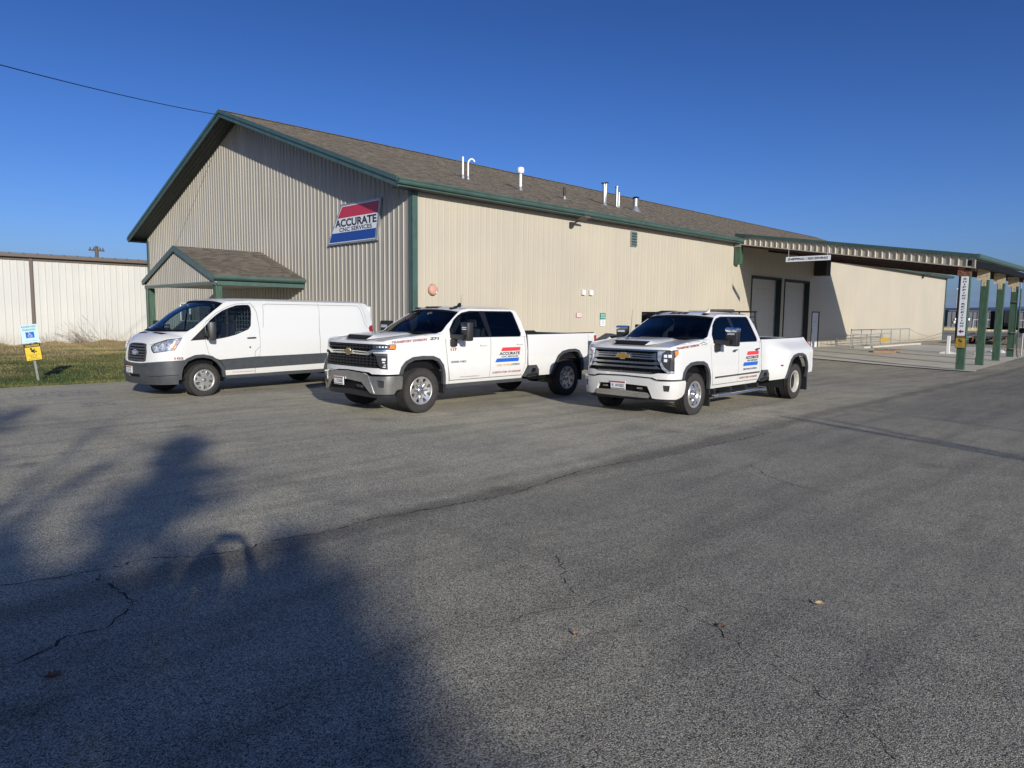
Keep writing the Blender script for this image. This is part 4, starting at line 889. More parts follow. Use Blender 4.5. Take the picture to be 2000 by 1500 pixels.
        f('headlight_rim',lamp,'black',off=.003,th=.015,holes=[[(p[0]+(.88-p[0])*.045,p[1]+(1.13-p[1])*.09) for p in lamp]],st=.04)
        b=MB(); 
        for s,z,r in((.70,1.06,.055),(.84,1.11,.065),(.96,1.13,.045)):
            p=W(sd*s,z,-.004); b.lathe([(0,0),(r*.6,.004),(r,.0)],16,'x',p)
        b.build('lamp_projector',M['led'],root,smooth=True)
        f('turn_signal',[(1.055,1.205),(1.125,1.20),(1.085,1.045),(1.025,1.04),(1.04,1.12)],'amber',off=-.004,th=.01,st=.03)
        f('door_handle',[(2.77,1.255),(2.80,1.27),(2.98,1.275),(3.015,1.262),(2.98,1.245),(2.80,1.243)],'black',off=.035,th=.035,st=.03)
        f('door_lock',[(2.855+.022*math.cos(t),1.045+.022*math.sin(t)) for t in np.linspace(0,5.8,12)],'gryt',off=.006,th=.006,st=.03)
        f('taillight',[(6.45,1.46),(6.50,1.515),(6.60,1.54),(6.615,1.20),(6.52,1.20)],'redl',off=.008,th=.02)
        b=MB(); b.box((-.035,sd*1.06,1.36),(.06,.14,.09)); b.build('mirror_arm',M['black'],root,bevel=.01)
        b=MB(); b.box((-.09,sd*1.18,1.43),(.14,.24,.40),rz=-sd*.35); b.build('mirror_head',M['black'],root,smooth=True,bevel=.04)
    c=lambda n,P0,mt,off=0,th=.02,st=.05,holes=(),stz=None: sheet(n,lambda a,b_,o=0.:W(a,b_,o),P0,M[mt],root,holes=holes,step=st,stz=stz,off=off,thick=th)
    gp=sym([(0,1.16),(.28,1.155),(.365,1.13),(.41,.99),(.40,.82),(.34,.775),(0,.765)])
    c('grille_back',gp,'blk2',off=-.03,th=.02)
    c('grille_surround',gp,'grayp',off=.006,th=.04,holes=[[(p[0]*.93,.965+(p[1]-.965)*.92) for p in gp]],st=.04)
    for i,z in enumerate((1.105,1.045,.985,.925,.865,.81)):
        e=.36+.03*math.sin((z-.76)/.4*3.14); c('grille_slat',[(-e,z+.014),(e,z+.014),(e,z-.018),(-e,z-.018)][::-1],'grayp',off=.010-.0*i,th=.035,st=.06)
    ov=lambda k:[(k*.115*math.cos(t)-.02,.965+k*.048*math.sin(t)) for t in np.linspace(0,2*math.pi,25)[:-1]]
    c('oval_emblem_rim',ov(1.12),'bchrome',off=.022,th=.02,st=.03); c('oval_emblem',ov(1.),'fblue',off=.026,th=.01,st=.03)
    text('emblem_script','Ford',M['plate'],root,lambda x,y:W(-.02+x,.965+y,.029),size=.05,width=.14,bold=.0,shear=.4)
    c('front_panel',sym([(0,.768),(.36,.775),(.42,.80),(.44,.755),(.30,.742),(0,.738)]),'whiteb',off=-.004)
    cl=[(0,.738),(.30,.742),(.48,.76),(.93,.80),(1.325,.82),(1.33,.80),(1.21,.68),(1.165,.55),(1.155,.335),(.8,.315),(.31,.315),(0,.32)]
    c('bumper',sym(cl),'grayp',off=.03,th=.06,holes=[[(-.30,.505),(-.28,.44),(.20,.44),(.24,.505)]],st=.05)
    c('bumper_ledge',sym([(0,.725),(.40,.735),(.52,.70),(.40,.69),(0,.685)]),'grayp',off=.045,th=.03)
    for sd in(1,-1): flow('bumper_groove',W,[(.56,.487),(1.17,.512),(1.17,.502),(.56,.477)],M['blk2'],root,sd,.0315,0,.1); flow('bumper_lower_lip',W,[(.0,.345),(1.15,.345),(1.155,.315),(0,.30)],M['grayp'],root,sd,.04,.06,.1)
    c('lower_intake',[(-.31,.515),(-.29,.43),(.21,.43),(.25,.515)],'blk2',off=.0,th=0)
    plate_(root,W,-.345,.515,-.06,.665,.05,'L 2214G')
    # hood
    def hE(u): 
        q=u*(len(hE.P)-1); i=min(int(q),len(hE.P)-2); k=q-i; a,b=hE.P[i],hE.P[i+1]; return (a[0]+(b[0]-a[0])*k,a[1]+(b[1]-a[1])*k)
    hE.P=[(.40,1.11),(.53,1.135),(.60,1.175),(.73,1.22),(.86,1.265),(1.05,1.29),(1.25,1.315),(1.40,1.41),(1.435,1.44)]
    fr=[(0,1.165),(.15,1.164),(.28,1.158),(.36,1.145),(.40,1.11)]
    def hood(u,v):
        t=v*2-1; a=abs(t); e=hE(u); pe=W(e[0],e[1])
        q=a*4; i=min(int(q),3); k=q-i; s=fr[i][0]+(fr[i+1][0]-fr[i][0])*k; z=fr[i][1]+(fr[i+1][1]-fr[i][1])*k; pf=W(s,z)
        yc=a*pe[1]; xc0=pf[0]; zt=1.165+(1.415-1.165)*(1-(1-u)**1.7); xc=.945+(.50-.945)*u**1.15
        w_=(1-a**3); x=pe[0]*(1-w_)+xc*w_; zz=pe[2]*(1-w_)+(zt+.01*math.sin(u*3.1))*w_
        kk=(1-u)**5; x=x*(1-kk)+pf[0]*kk; y=yc*(1-kk)+pf[1]*kk; zz=zz*(1-kk)+pf[2]*kk
        return (x,math.copysign(y,t),zz)
    grid(hood,24,36,'hood',M['whiteb'],root,flip=True)
    for v0,v1 in((.58,.80),(.20,.42)):
        grid(lambda u,v,v0=v0,v1=v1:tuple(Vector(hood(.60+.10*u,v0+(v1-v0)*v+.03*u))+Vector((.003,0,.007))),3,8,'hood_vent',M['blk2'],root,flip=True)
    E=[(1.435,1.44),(1.565,1.51),(1.70,1.60),(1.84,1.72),(2.05,1.875),(2.31,2.04)]
    def edge(t):
        q=t*(len(E)-1); i=min(int(q),len(E)-2); k=q-i; return (E[i][0]+(E[i+1][0]-E[i][0])*k,E[i][1]+(E[i+1][1]-E[i][1])*k)
    def ws(u,v,ins=-.01):
        t=v*2-1; e=edge(u); p=W(e[0],e[1],ins); bow=.26*(1-u)+.14*u; zc=1.42*(1-u)+2.085*u
        return (p[0]+bow*(1-t*t),t*p[1],p[2]+(zc-p[2])*(1-t*t)*.9)
    grid(ws,14,24,'windshield',glass('van windscreen',(.62,.76,.78),.02),root,flip=True)
    b=MB()
    for i in range(24):
        for u0,u1 in((0,.05),(.965,1)):
            b.quad(*[(p[0]+.006,p[1],p[2]) for p in(ws(u0,i/24,0),ws(u0,(i+1)/24,0),ws(u1,(i+1)/24,0),ws(u1,i/24,0))])
        q=[ws(0,i/24,.0),ws(0,(i+1)/24,.0)]; b.quad(q[0],q[1],(q[1][0]+.05,q[1][1]*.99,q[1][2]-.02),(q[0][0]+.05,q[0][1]*.99,q[0][2]-.02))
    b.build('cowl',M['blk2'],root)
    b=MB(); 
    for y in(.45,-.35): b.tube([ws(.01,.5+y/2,0),tuple(Vector(ws(.06,.5+(y-.3)/2,0))+Vector((.02,0,.01))),tuple(Vector(ws(.07,max(.02,.5+(y-.6)/2),0))+Vector((.02,0,.01)))],.012,6)
    b.build('wiper',M['blk2'],root)
    RX=[(2.31,2.04),(2.42,2.085),(2.8,2.105),(3.4,2.113),(4.5,2.113),(5.6,2.113),(6.37,2.113),(6.50,2.10),(6.56,2.03)]
    def roof(u,v):
        t=v*2-1; q=u*(len(RX)-1); i=min(int(q),len(RX)-2); k=q-i; s=RX[i][0]+(RX[i+1][0]-RX[i][0])*k; z=RX[i][1]+(RX[i+1][1]-RX[i][1])*k
        p=W(s,z,0); bow=.14*max(0,1-u*4); return (p[0]+bow*(1-t*t),t*p[1],z+.06*(1-t**4))
    grid(roof,32,20,'roof',M['whiteb'],root,flip=True)
    grid(lambda u,v:(lambda p:(p[0],p[1]*.96,p[2]-.04))(roof(u*.98+.01,v)),8,8,'headliner',M['seatg'],root)
    b=MB(); b.bb(-4.80,-4.87,-.84,.84,.50,2.04); b.build('rear_door',M['whiteb'],root,bevel=.02); b=MB(); b.bb(-4.84,-4.93,-.93,.93,.40,.55); b.build('rear_bumper',M['grayp'],root,bevel=.02)
    b=MB(); b.bb(.50,-4.8,-.80,.80,.34,.42); b.bb(.50,-.3,-.8,.8,.5,1.2); b.cyl((0,-.8,.35),(0,.8,.35),.04); b.cyl((-3.76,-.8,.35),(-3.76,.8,.35),.06); b.build('chassis',M['blk2'],root)
    b=MB(); b.bb(.30,-.12,-.86,.86,.95,1.34); b.build('dashboard',M['seat'],root,smooth=True,bevel=.05)
    b=MB(); b.lathe([(.18,-.012),(.195,0),(.18,.012),(.165,0),(.18,-.012)],24,'x'); b.box((0,0,0),(.02,.34,.03)); o=b.build('steering_wheel',M['black'],root,smooth=True); o.location=(-.20,.42,1.36); o.rotation_euler=(0,.7,0)
    b=MB()
    for y in(-.45,.45): b.box((-.62,y,1.0),(.5,.50,.16)); b.box((-.88,y,1.30),(.12,.46,.58),rot=Matrix.Rotation(-.15,3,'Y')); b.box((-.95,y,1.70),(.08,.26,.17))
    b.build('seat',M['seat'],root,smooth=True,bevel=.04)
    b=MB(); b.bb(-1.30,-1.33,-.88,.88,.45,1.30)
    for i in range(15): y=-.84+i*.12; b.box((-1.31,y,1.65),(.01,.012,.70))
    for i in range(7): z=1.35+i*.1; b.box((-1.31,0,z),(.01,1.7,.012))
    b.build('cargo_partition',M['galv'],root)
    well(root,0,.55,.93,.48,.42,'blk2'); well(root,-3.76,.55,.93,.48,.42,'blk2')
    for sd in(1,-1):
        wheel(root,0,sd*.865,sd,.358,.235,'cap',.226); wheel(root,-3.76,sd*.865,sd,.358,.235,'cap',.226)
    text('lettering','102',M['redt'],root,onside(W,1.185,.855),size=.05,width=.19,bold=.05)
    text('lettering','WWW.ACCURATECNCSERVICES.COM',M['redt'],root,onside(W,2.67,.495),size=.02,width=.56,bold=.012)
    return root
make_pickup(False,'pickup_truck','white pickup numbered 117 with chrome bumper and black grille, middle of the row',(-2.4256,13.6756,0),R(-133.50))
make_pickup(True,'dually_pickup_truck','white dual rear wheel pickup with chrome barred grille, rightmost of the row',(2.7502,13.9174,-.03),R(-133.01))
make_van((-7.4994,15.7836,0),R(-127.47))
# ================================================================= setting
def bt(name,label,cat,u=0,w_=0,z=0,rz=0,group=None): 
    x,y,_=BW(u,w_); return thing(name,label,cat,(x,y,z),BT+rz,group)
def struct(o): o['kind']='structure'; return o
# ground (building axes)
g=[-900,-400,-200,-120,-80,-60]+list(np.arange(-50,80.1,2))+[90,110,140,180,260,400,700,1500]
gw=[-900,-400,-200,-100,-60]+list(np.arange(-40,30.1,1.5))+[40,60,90,140,220,400,900,1500]
b=MB(); b.add([(u,q,gz(u,q)) for u in g for q in gw],[(i*len(gw)+j,(i+1)*len(gw)+j,(i+1)*len(gw)+j+1,i*len(gw)+j+1) for i in range(len(g)-1) for j in range(len(gw)-1)])
ground=struct(b.build('ground',M['asphalt'],None,True,fix=False)); ground.location=(BX,BY,0); ground.rotation_euler=(0,0,BT); ground['label']='worn grey asphalt lot with cracks and patching seams'
ZG=.004
# cracks
CR={'c1':[(-12.74,-12.48),(-12.46,-12.54),(-12.15,-12.57),(-11.82,-12.59),(-11.68,-12.68),(-11.34,-12.84),(-10.86,-12.81),(-10.63,-12.90),(-10.22,-12.87),(-9.97,-12.84),(-9.70,-12.91),(-8.50,-13.06),(-6.95,-12.82),(-5.56,-13.01),(-4.53,-13.03),(-3.71,-13.08),(-2.41,-13.07)],
'c2':[(-12.18,-12.57),(-12.22,-12.83),(-12.19,-13.17),(-12.20,-13.38),(-12.31,-13.54),(-12.42,-13.65),(-12.62,-13.61),(-12.73,-13.72),(-12.83,-13.78),(-12.94,-13.80)],
'c3':[(-9.54,-14.64),(-9.74,-14.83),(-9.87,-14.98),(-9.98,-15.13),(-10.10,-15.37),(-9.90,-15.38)],
'c4':[(-9.67,-15.74),(-9.78,-15.96),(-9.80,-16.10),(-9.95,-16.32),(-10.02,-16.53),(-10.04,-16.62),(-10.07,-16.76),(-10.17,-16.93),(-10.25,-17.11),(-10.42,-17.27)],
'c5':[(-5.20,-13.99),(-5.70,-14.50),(-5.93,-14.96),(-5.96,-15.30)],'c6':[(-11.74,-15.07),(-11.93,-15.12),(-12.19,-15.11),(-12.51,-15.07),(-12.87,-14.96)],
'c7':[(2.98,-10.17),(7.83,-9.14),(11.42,-9.05),(12.31,-9.07),(13.94,-9.22)],'c9':[(11.14,-11.06),(12.2,-11.9),(13.44,-12.42),(18,-13.2)],
'c8':[(-10.97,-15.13),(-10.73,-15.13),(-10.40,-15.24),(-10.07,-15.39)]}
CW={'c1':.011,'c2':.009,'c3':.0036,'c4':.0025,'c5':.006,'c6':.003,'c7':.018,'c8':.002,'c9':.018}
b=MB(); rc=random.Random(3)
for k,P0 in CR.items():
    pts=[]
    for i in range(len(P0)-1):
        a,c=P0[i],P0[i+1]; n=max(2,int(math.hypot(c[0]-a[0],c[1]-a[1])/.045)); amp=.016
        for j in range(n):
            t=j/n; pts.append((a[0]+(c[0]-a[0])*t+rc.gauss(0,amp),a[1]+(c[1]-a[1])*t+rc.gauss(0,amp)))
    pts.append(P0[-1]); L0=[];W_=CW[k]
    for i,p in enumerate(pts):
        q=pts[min(i+1,len(pts)-1)];r_=pts[max(i-1,0)]; d=Vector((q[0]-r_[0],q[1]-r_[1])); d=d.normalized() if d.length else Vector((1,0)); n_=Vector((-d.y,d.x))
        ww=W_*(.15+rc.random()**1.5*1.0)*(.3 if i in(0,len(pts)-1) else 1)
        L0.append(((p[0]+n_.x*ww,p[1]+n_.y*ww,gz(*p)+.0025),(p[0]-n_.x*ww,p[1]-n_.y*ww,gz(*p)+.0025)))
    for i in range(len(L0)-1):
        if rc.random()<.07: continue
        b.quad(L0[i][0],L0[i][1],L0[i+1][1],L0[i+1][0])
b.build('asphalt_crack',M['blk2'],ground)
# faded handicap paint and bay line on the asphalt
fade=bpy.data.materials.new('faded pavement paint'); 
def fadem(name,c,dens):
    m=bpy.data.materials.new(name); m.use_nodes=True; t=m.node_tree; bs=t.nodes['Principled BSDF']; bs.inputs['Base Color'].default_value=(*c,1); bs.inputs['Roughness'].default_value=.9
    tc=t.nodes.new('ShaderNodeTexCoord'); n=t.nodes.new('ShaderNodeTexNoise'); n.inputs['Scale'].default_value=9; n.inputs['Detail'].default_value=6; n.inputs['Roughness'].default_value=.8; r=t.nodes.new('ShaderNodeValToRGB')
    r.color_ramp.elements[0].position=dens; r.color_ramp.elements[1].position=dens+.12; t.links.new(tc.outputs['Object'],n.inputs[0]); t.links.new(n.outputs[0],r.inputs[0]); t.links.new(r.outputs[0],bs.inputs['Alpha']); return m
b=MB(); b.add([(-10.6,.55,ZG),(-9.0,.4,ZG),(-9.1,-1.0,ZG),(-10.7,-.9,ZG)],[(3,2,1,0)]); b.add([(-9.9,-2.2,ZG),(-9.3,-2.3,ZG),(-9.4,-3.0,ZG),(-10.0,-2.9,ZG)],[(3,2,1,0)]); b.build('faded_blue_marking',fadem('faded blue paint',(.10,.22,.42),.52),ground)
b=MB()
for w0 in(-1.72,-4.65): b.add([(-7.6,w0-.05,ZG),(-2.2,w0-.05,ZG),(-2.2,w0+.05,ZG),(-7.6,w0+.05,ZG)],[(0,1,2,3)])
b.add([(-10.9,1.5,ZG),(-8.4,1.4,ZG),(-8.4,1.5,ZG),(-10.9,1.6,ZG)],[(0,1,2,3)])
b.build('faded_bay_line',fadem('faded white paint',(.55,.53,.45),.50),ground)
# lawn
def lawnz(u,q): 
    e=min(1,max(0,(q-2.05)/1.2)); return .006+e*(.05+.025*math.sin(u*.9+q*.4)+.02*math.sin(q*1.3-u*.6))+.10*max(0,(q-20)/5.4)**2*(1+.6*math.sin(u*2.3)+.4*math.sin(u*5.1))
lu=list(np.arange(-42,-3.95,.35))+[-3.85]; lw=list(np.arange(2.05,25.4,.35))+[25.42]
b=MB(); b.add([(u,q+(.05*math.sin(u*3)+.03*math.sin(u*7.7) if j==0 else 0),lawnz(u,q)) for u in lu for j,q in enumerate(lw)],[(i*len(lw)+j,(i+1)*len(lw)+j,(i+1)*len(lw)+j+1,i*len(lw)+j+1) for i in range(len(lu)-1) for j in range(len(lw)-1)])
lawn=struct(b.build('lawn',M['lawn'],None,True,fix=False)); lawn.location=(BX,BY,0); lawn.rotation_euler=(0,0,BT)
lu2=list(np.arange(-3.85,-.05,.35))+[-.04]; lw2=list(np.arange(14.35,25.4,.35))+[25.42]; b=MB(); b.add([(u,q,lawnz(u,q)) for u in lu2 for q in lw2],[(i*len(lw2)+j,(i+1)*len(lw2)+j,(i+1)*len(lw2)+j+1,i*len(lw2)+j+1) for i in range(len(lu2)-1) for j in range(len(lw2)-1)]); o=struct(b.build('side_lawn',M['lawn'],None,True,fix=False)); o.location=(BX,BY,0); o.rotation_euler=(0,0,BT)
rg=random.Random(5); V=[];F=[]
for i in range(60000):
    u=-3.95-rg.random()**1.3*15.5; q=2.0+rg.random()**1.25*23.3
    if rg.random()<.12: q=2.0+abs(rg.gauss(0,.12))
    if rg.random()<.14: u=-rg.random()*5.2-.05; q=rg.uniform(14.8,25.3)
    z=lawnz(u,q); hh=rg.uniform(.025,.065)*(1.5 if q>24.6 else 1); a=rg.random()*6.28; wd=.006+.004*rg.random(); lx,ly=rg.gauss(0,.025),rg.gauss(0,.025); k=len(V)
    V+=[(u-wd*math.cos(a),q-wd*math.sin(a),z-.01),(u+wd*math.cos(a),q+wd*math.sin(a),z-.01),(u+lx,q+ly,z+hh)]; F.append((k,k+1,k+2))
b=MB(); b.v=V; b.f=F; o=b.build('lawn_grass',M['blade'],None,fix=False); o.location=(BX,BY,0); o.rotation_euler=(0,0,BT); tag(o,'patchy brown and green lawn between the lot and the white building','grass',kind='stuff')
# porch slab
b=MB(); b.bb(-3.8,0,6.4,14.3,-.02,.12); o=struct(b.build('porch_slab',M['conc'],None)); o.location=(BX,BY,0); o.rotation_euler=(0,0,BT)
# ---------------------------------------------------------------- ribbed metal wall
def ribwall(name,P0,d,Lg,top,m,parent,pitch=.264,h=.028,n_out=None,openings=(),z0=0.,minor=0.,smooth=False):
    """vertical profile sheet from P0 along unit d; n_out = outward normal; top(s)->z"""
    d=Vector(d);n=Vector(n_out); S=[];k=int(Lg/pitch)+1
    for i in range(k):
        s=i*pitch; base=[(0,0),(.075,0)] if not minor else [(0,0),(.05,0),(.06,minor),(.075,minor),(.085,0),(.115,0),(.125,minor),(.14,minor),(.15,0)]
        for a,b_ in base: S.append((s+a,b_))
        S+=[(s+pitch-.085,0),(s+pitch-.062,h),(s+pitch-.028,h),(s+pitch-.004,0)]
    S=[p for p in S if p[0]<Lg]+[(Lg,0)]
    for o in openings:
        for e in o[:2]:
            if all(abs(p[0]-e)>.004 for p in S): S.append((e,0))
    S.sort(); b=MB()
    for i in range(len(S)-1):
        (a,ha),(c,hc)=S[i],S[i+1]; mid=(a+c)/2; zr=[(z0,None)]
        for o in openings:
            if o[0]<=mid<=o[1]: zr=([(z0,o[2])] if o[2]>z0+.01 else [])+[(o[3],None)]
        A=Vector(P0)+d*a+n*ha; C_=Vector(P0)+d*c+n*hc
        for za,zb in zr:
            ta=top(a) if zb is None else zb; tc_=top(c) if zb is None else zb
            b.add([A+Vector((0,0,za)),C_+Vector((0,0,za)),C_+Vector((0,0,tc_)),A+Vector((0,0,ta))],[(0,1,2,3)])
    o=b.build(name,m,parent,smooth,fix=False); return o
# ---------------------------------------------------------------- warehouse
HE=5.93; WD=24.6; PK=10.30; LG=61.5; RW=12.3; OHG=.85; OHE=.45
wb=bt('warehouse','long beige metal warehouse with green trim and brown shingle gable roof','building')
gt=lambda s:HE+(PK-.12-HE)*(1-abs(s-RW)/RW)
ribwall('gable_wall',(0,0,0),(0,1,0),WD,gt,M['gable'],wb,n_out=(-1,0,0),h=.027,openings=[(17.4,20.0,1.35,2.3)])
docks=[(22.9,26.47,.0,4.08),(27.05,30.47,.0,4.06)]; door=(31.2,32.26,0,2.24)
ribwall('long_wall',(0,0,0),(1,0,0),LG,lambda s:HE+.03,M['beige'],wb,n_out=(0,-1,0),h=.006,minor=.0015,openings=docks+[door])
b=MB(); b.quad((LG,0,0),(LG,WD,0),(LG,WD,HE),(LG,RW,PK),(LG,0,HE)); b.quad((0,WD,0),(LG,WD,0),(LG,WD,HE),(0,WD,HE)); b.build('rear_wall',M['beige'],wb)
for i,(a,c,z0_,z1_) in enumerate(docks):
    b=MB(); D=.28; b.bb(a,a+.03,0,D,0,z1_); b.bb(c-.03,c,0,D,0,z1_); b.bb(a,c,0,D,z1_-.03,z1_); b.bb(a-.07,a,-.045,0,0,z1_+.06); b.bb(c,c+.07,-.045,0,0,z1_+.06); b.bb(a-.07,c+.07,-.047,-.001,z1_,z1_+.08)
    b.build('dock_jamb',M['jamb'],wb); dd=MB(); dd.bb(a+.03,c-.03,D+.04,D+.06,0,z1_-.03); o=dd.build('dock_door',M['dock'],wb)
    zz=.02;k=0
    while zz<z1_-.1:
        p=MB(); hh=min(.57,z1_-.05-zz)
        for r0 in range(3): p.bb(a+.05,c-.05,D-.005-.012*(r0==1),D+.04,zz+r0*hh/3+.006,zz+(r0+1)*hh/3-.006)
        p.bb(a+.05,c-.05,D+.025,D+.041,zz+.002,zz+hh-.004); p.build('door_panel',M['dock'],o); zz+=.58
    b=MB(); b.bb(c-.16,c-.06,D-.05,D-.006,0,z1_-.05); b.build('door_track',M['galv'],wb)
a,c=door[0],door[1]
b=MB(); b.bb(a-.05,a,-.03,.05,0,2.28); b.bb(c,c+.05,-.03,.05,0,2.28); b.bb(a-.05,c+.05,-.032,.05,2.24,2.29); b.build('door_frame',M['dark'],wb)
b=MB(); b.bb(a+.01,c-.01,.02,.05,.02,2.23); o=b.build('entry_door',M['doorw'],wb); b=MB(); b.cyl((a+.12,-.02,1.0),(a+.12,.03,1.0),.03); b.bb(a+.08,a+.16,.0,.02,1.12,1.2); b.build('handle',M['dark'],o); b=MB(); b.bb(a+.2,a+.75,.008,.019,1.62,1.66); b.build('push_plate',M['galv'],o)
# window in the gable
b=MB(); b.bb(-.04,.03,17.4,20.0,1.35,1.42); b.bb(-.04,.03,17.4,20.0,2.24,2.31); [b.bb(-.04,.03,y,y+.07,1.35,2.3) for y in(17.4,18.65,19.93)]; wf=b.build('window',M['pvc'],wb)
b=MB(); b.bb(.01,.02,17.45,19.95,1.4,2.26); b.build('pane',M['glassd'],wf); b=MB(); b.bb(.25,.3,17.2,20.2,1.2,2.5); b.build('blind',M['seatg'],wf)
# roof
sl_=math.atan2(PK-HE,RW)
def roofslab(s,name):  # s=+1 right slope (w from ridge to -OHE), -1 left
    wE=-OHE if s>0 else WD+OHE; zE=HE+.05-OHE*math.tan(sl_)+.10; zR=PK+.02
    b=MB(); u0,u1=-OHG,LG+.4; th=.16
    P=[(u0,RW,zR),(u1,RW,zR),(u1,wE,zE+.0),(u0,wE,zE)]; Q=[(p[0],p[1],p[2]-th) for p in P]
    b.add(P,[(0,1,2,3)]); b.add(P+Q,[(0,4,5,1),(1,5,6,2),(2,6,7,3),(3,7,4,0)])
    kk=1/math.cos(sl_); b.build(name,M['shingle'],wb,fix=True,uvs=lambda co:(co.x,(co.y-RW)*kk))
    if s>0: shingle_tabs(wb,u0,u1,wE,zE+.002,RW,zR+.002,1)
    b=MB(); b.add([(u0+.02,RW,zR-th-.006),(u1,RW,zR-th-.006),(u1,wE,zE-th-.006),(u0+.02,wE,zE-th-.006)],[(0,1,2,3)]); b.build('soffit',mat('dark soffit',(.035,.05,.05),.7),wb)
    # rake boards (two steps) at the gable end
    for k,(du,h0,h1) in enumerate(((-.035,.03,-.27),(-.075,.035,-.10))):
        b=MB(); b.prism([(RW,zR+h0),(wE,zE+h0),(wE,zE+h1),(RW,zR+h1)],'x',u0+du,u0-.001); b.build('rake_board',M['green'],wb)
    b=MB()   # soffit battens running along the slope
    for k in range(1,5): uu=u0+k*.17; b.prism([(RW,zR-th-.007),(wE,zE-th-.007),(wE,zE-th-.02),(RW,zR-th-.02)],'x',uu,uu+.012)
    b.build('soffit_batten',M['dark'],wb)
    # gutter
    yo=-1 if s>0 else 1; y0=wE; b=MB()
    b.prism([(y0+.0*yo,zE-.03),(y0+.14*yo,zE-.02),(y0+.15*yo,zE-.055),(y0+.125*yo,zE-.075),(y0+.115*yo,zE-.14),(y0+.09*yo,zE-.175),(y0,zE-.19)],'x',u0-.06,21.0 if s>0 else LG)
    b.build('gutter',M['green'],wb)
    if s>0: b=MB(); b.prism([(y0,zE-.03),(y0-.12,zE-.02),(y0-.12,zE-.10),(y0,zE-.19)],'x',32.3,LG+.45); b.build('gutter',M['green'],wb)
    b=MB(); b.prism([(y0,zE-.06),(y0,zE-.24),(y0-yo*.03,zE-.24),(y0-yo*.03,zE-.06)],'x',u0,LG+.4); b.build('fascia_board',M['green'],wb)
    b=MB(); b.add([(u0+.02,wE,zE-.24),(LG,wE,zE-.24),(LG,0 if s>0 else WD,zE-.24),(u0+.02,0 if s>0 else WD,zE-.24)],[(0,1,2,3)]); b.build('eave_soffit',M['dark'],wb)
roofslab(1,'roof_right'); roofslab(-1,'roof_left')
for o in wb.children:
    if o.name.startswith('roof_'): o.name='roof_slope'
b=MB(); b.prism([(RW-.22,PK-.02),(RW,PK+.07),(RW+.22,PK-.02),(RW,PK+.035)],'x',-OHG-.04,LG+.4); b.build('ridge_cap',M['shingle'],wb,uvs=lambda co:(co.x,co.y))
for (x0,x1,y0,y1) in((-.06,-.034,-.045,.12),(-.06,.17,-.045,-.022),(-.06,-.033,WD-.2,WD+.05)):
    b=MB(); b.bb(x0,x1,y0,y1,0,HE-.16); b.build('corner_trim',M['green'],wb)
b=MB(); b.bb(LG-.16,LG+.05,-.06,-.024,0,HE-.1); b.bb(LG,LG+.05,-.06,.2,0,HE-.1); b.build('corner_trim',M['green'],wb)
b=MB(); b.bb(.3,22.8,-.028,-.024,0,.12); b.build('base_trim',M['beige'],wb); b=MB(); b.bb(33,LG-.2,-.028,-.024,0,.10); b.build('base_trim',M['beige'],wb)
# louvre vent
lv=MB(); lv.bb(11.55,12.0,-.06,-.024,4.86,5.50); o=lv.build('louver_vent',M['galv'],wb)
for i in range(5): q=MB(); q.box((11.775,-.068,4.95+i*.115),(.36,.05,.07),rot=Matrix.Rotation(-.7,3,'X')); q.build('louver_slat',M['green'],o)
# ---------------------------------------------------------------- things on the wall
def wallthing(name,label,cat,u,z,off=-.026,group=None): x,y,_=BW(u,off); return thing(name,label,cat,(x,y,z),BT,group)
t=wallthing('alarm_bell','round faded red fire alarm bell on the beige wall by the green corner trim','alarm bell',.76,2.64)
b=MB(); b.lathe([(0,-.13),(.10,-.125),(.155,-.10),(.175,-.06),(.178,-.02),(.16,0)],28); b.build('gong',M['bell'],t,True); b=MB(); b.cyl((.07,-.14,-.08),(.07,-.125,-.08),.025); b.build('clapper_cover',M['plate'],t); b=MB(); b.bb(-.06,.06,-.03,0,-.18,.18); b.build('mounting_box',M['dark'],t)
for u,lb in((8.42,'left of the two small white boxes on the beige wall'),(8.9,'right of the two small white boxes on the beige wall')):
    t=wallthing('junction_box',lb,'box',u,2.79,group='white boxes on the wall'); b=MB(); b.bb(-.09,.09,-.09,0,-.10,.10); b.build('housing',M['pvc'],t,bevel=.008); b=MB(); b.bb(-.07,.07,-.096,-.09,-.08,.08); b.build('cover',M['pvc'],t)
t=wallthing('red_wall_sign','small red lettered sign on the beige wall behind the middle pickup','sign',8.2,1.88)
b=MB(); b.bb(-.16,.16,-.02,0,-.085,.085); b.build('panel',M['redt'],t); b=MB(); b.bb(-.15,.15,-.022,-.0205,-.075,.075); b.build('face',M['plate'],t)
for k,sx in enumerate(('CUSTOMER','PARKING')): text('lettering',sx,M['red'],t,lambda x,y,k=k:(x,-.024,y+.03-.065*k),size=.042,width=.26,bold=.02)
t=wallthing('parking_notice_sign','green and white notice sign on the beige wall between the two pickups','sign',9.75,1.72)
b=MB(); b.bb(-.17,.17,-.02,0,.0,.26); b.build('header_panel',M['sgr'],t); b=MB(); b.bb(-.16,.16,-.02,0,-.28,-.01); b.build('lower_panel',M['plate'],t)
for k,sx in enumerate(('SECURITY','NOTICE')): text('lettering',sx,M['plate'],t,lambda x,y,k=k:(x,-.022,y+.18-.10*k),size=.065,width=.28,bold=.015)
for k,sx in enumerate(('THIS AREA','IS UNDER','WATCH')): text('lettering',sx,M['sgr'],t,lambda x,y,k=k:(x,-.022,y-.07-.075*k),size=.045,width=.22,bold=.01)
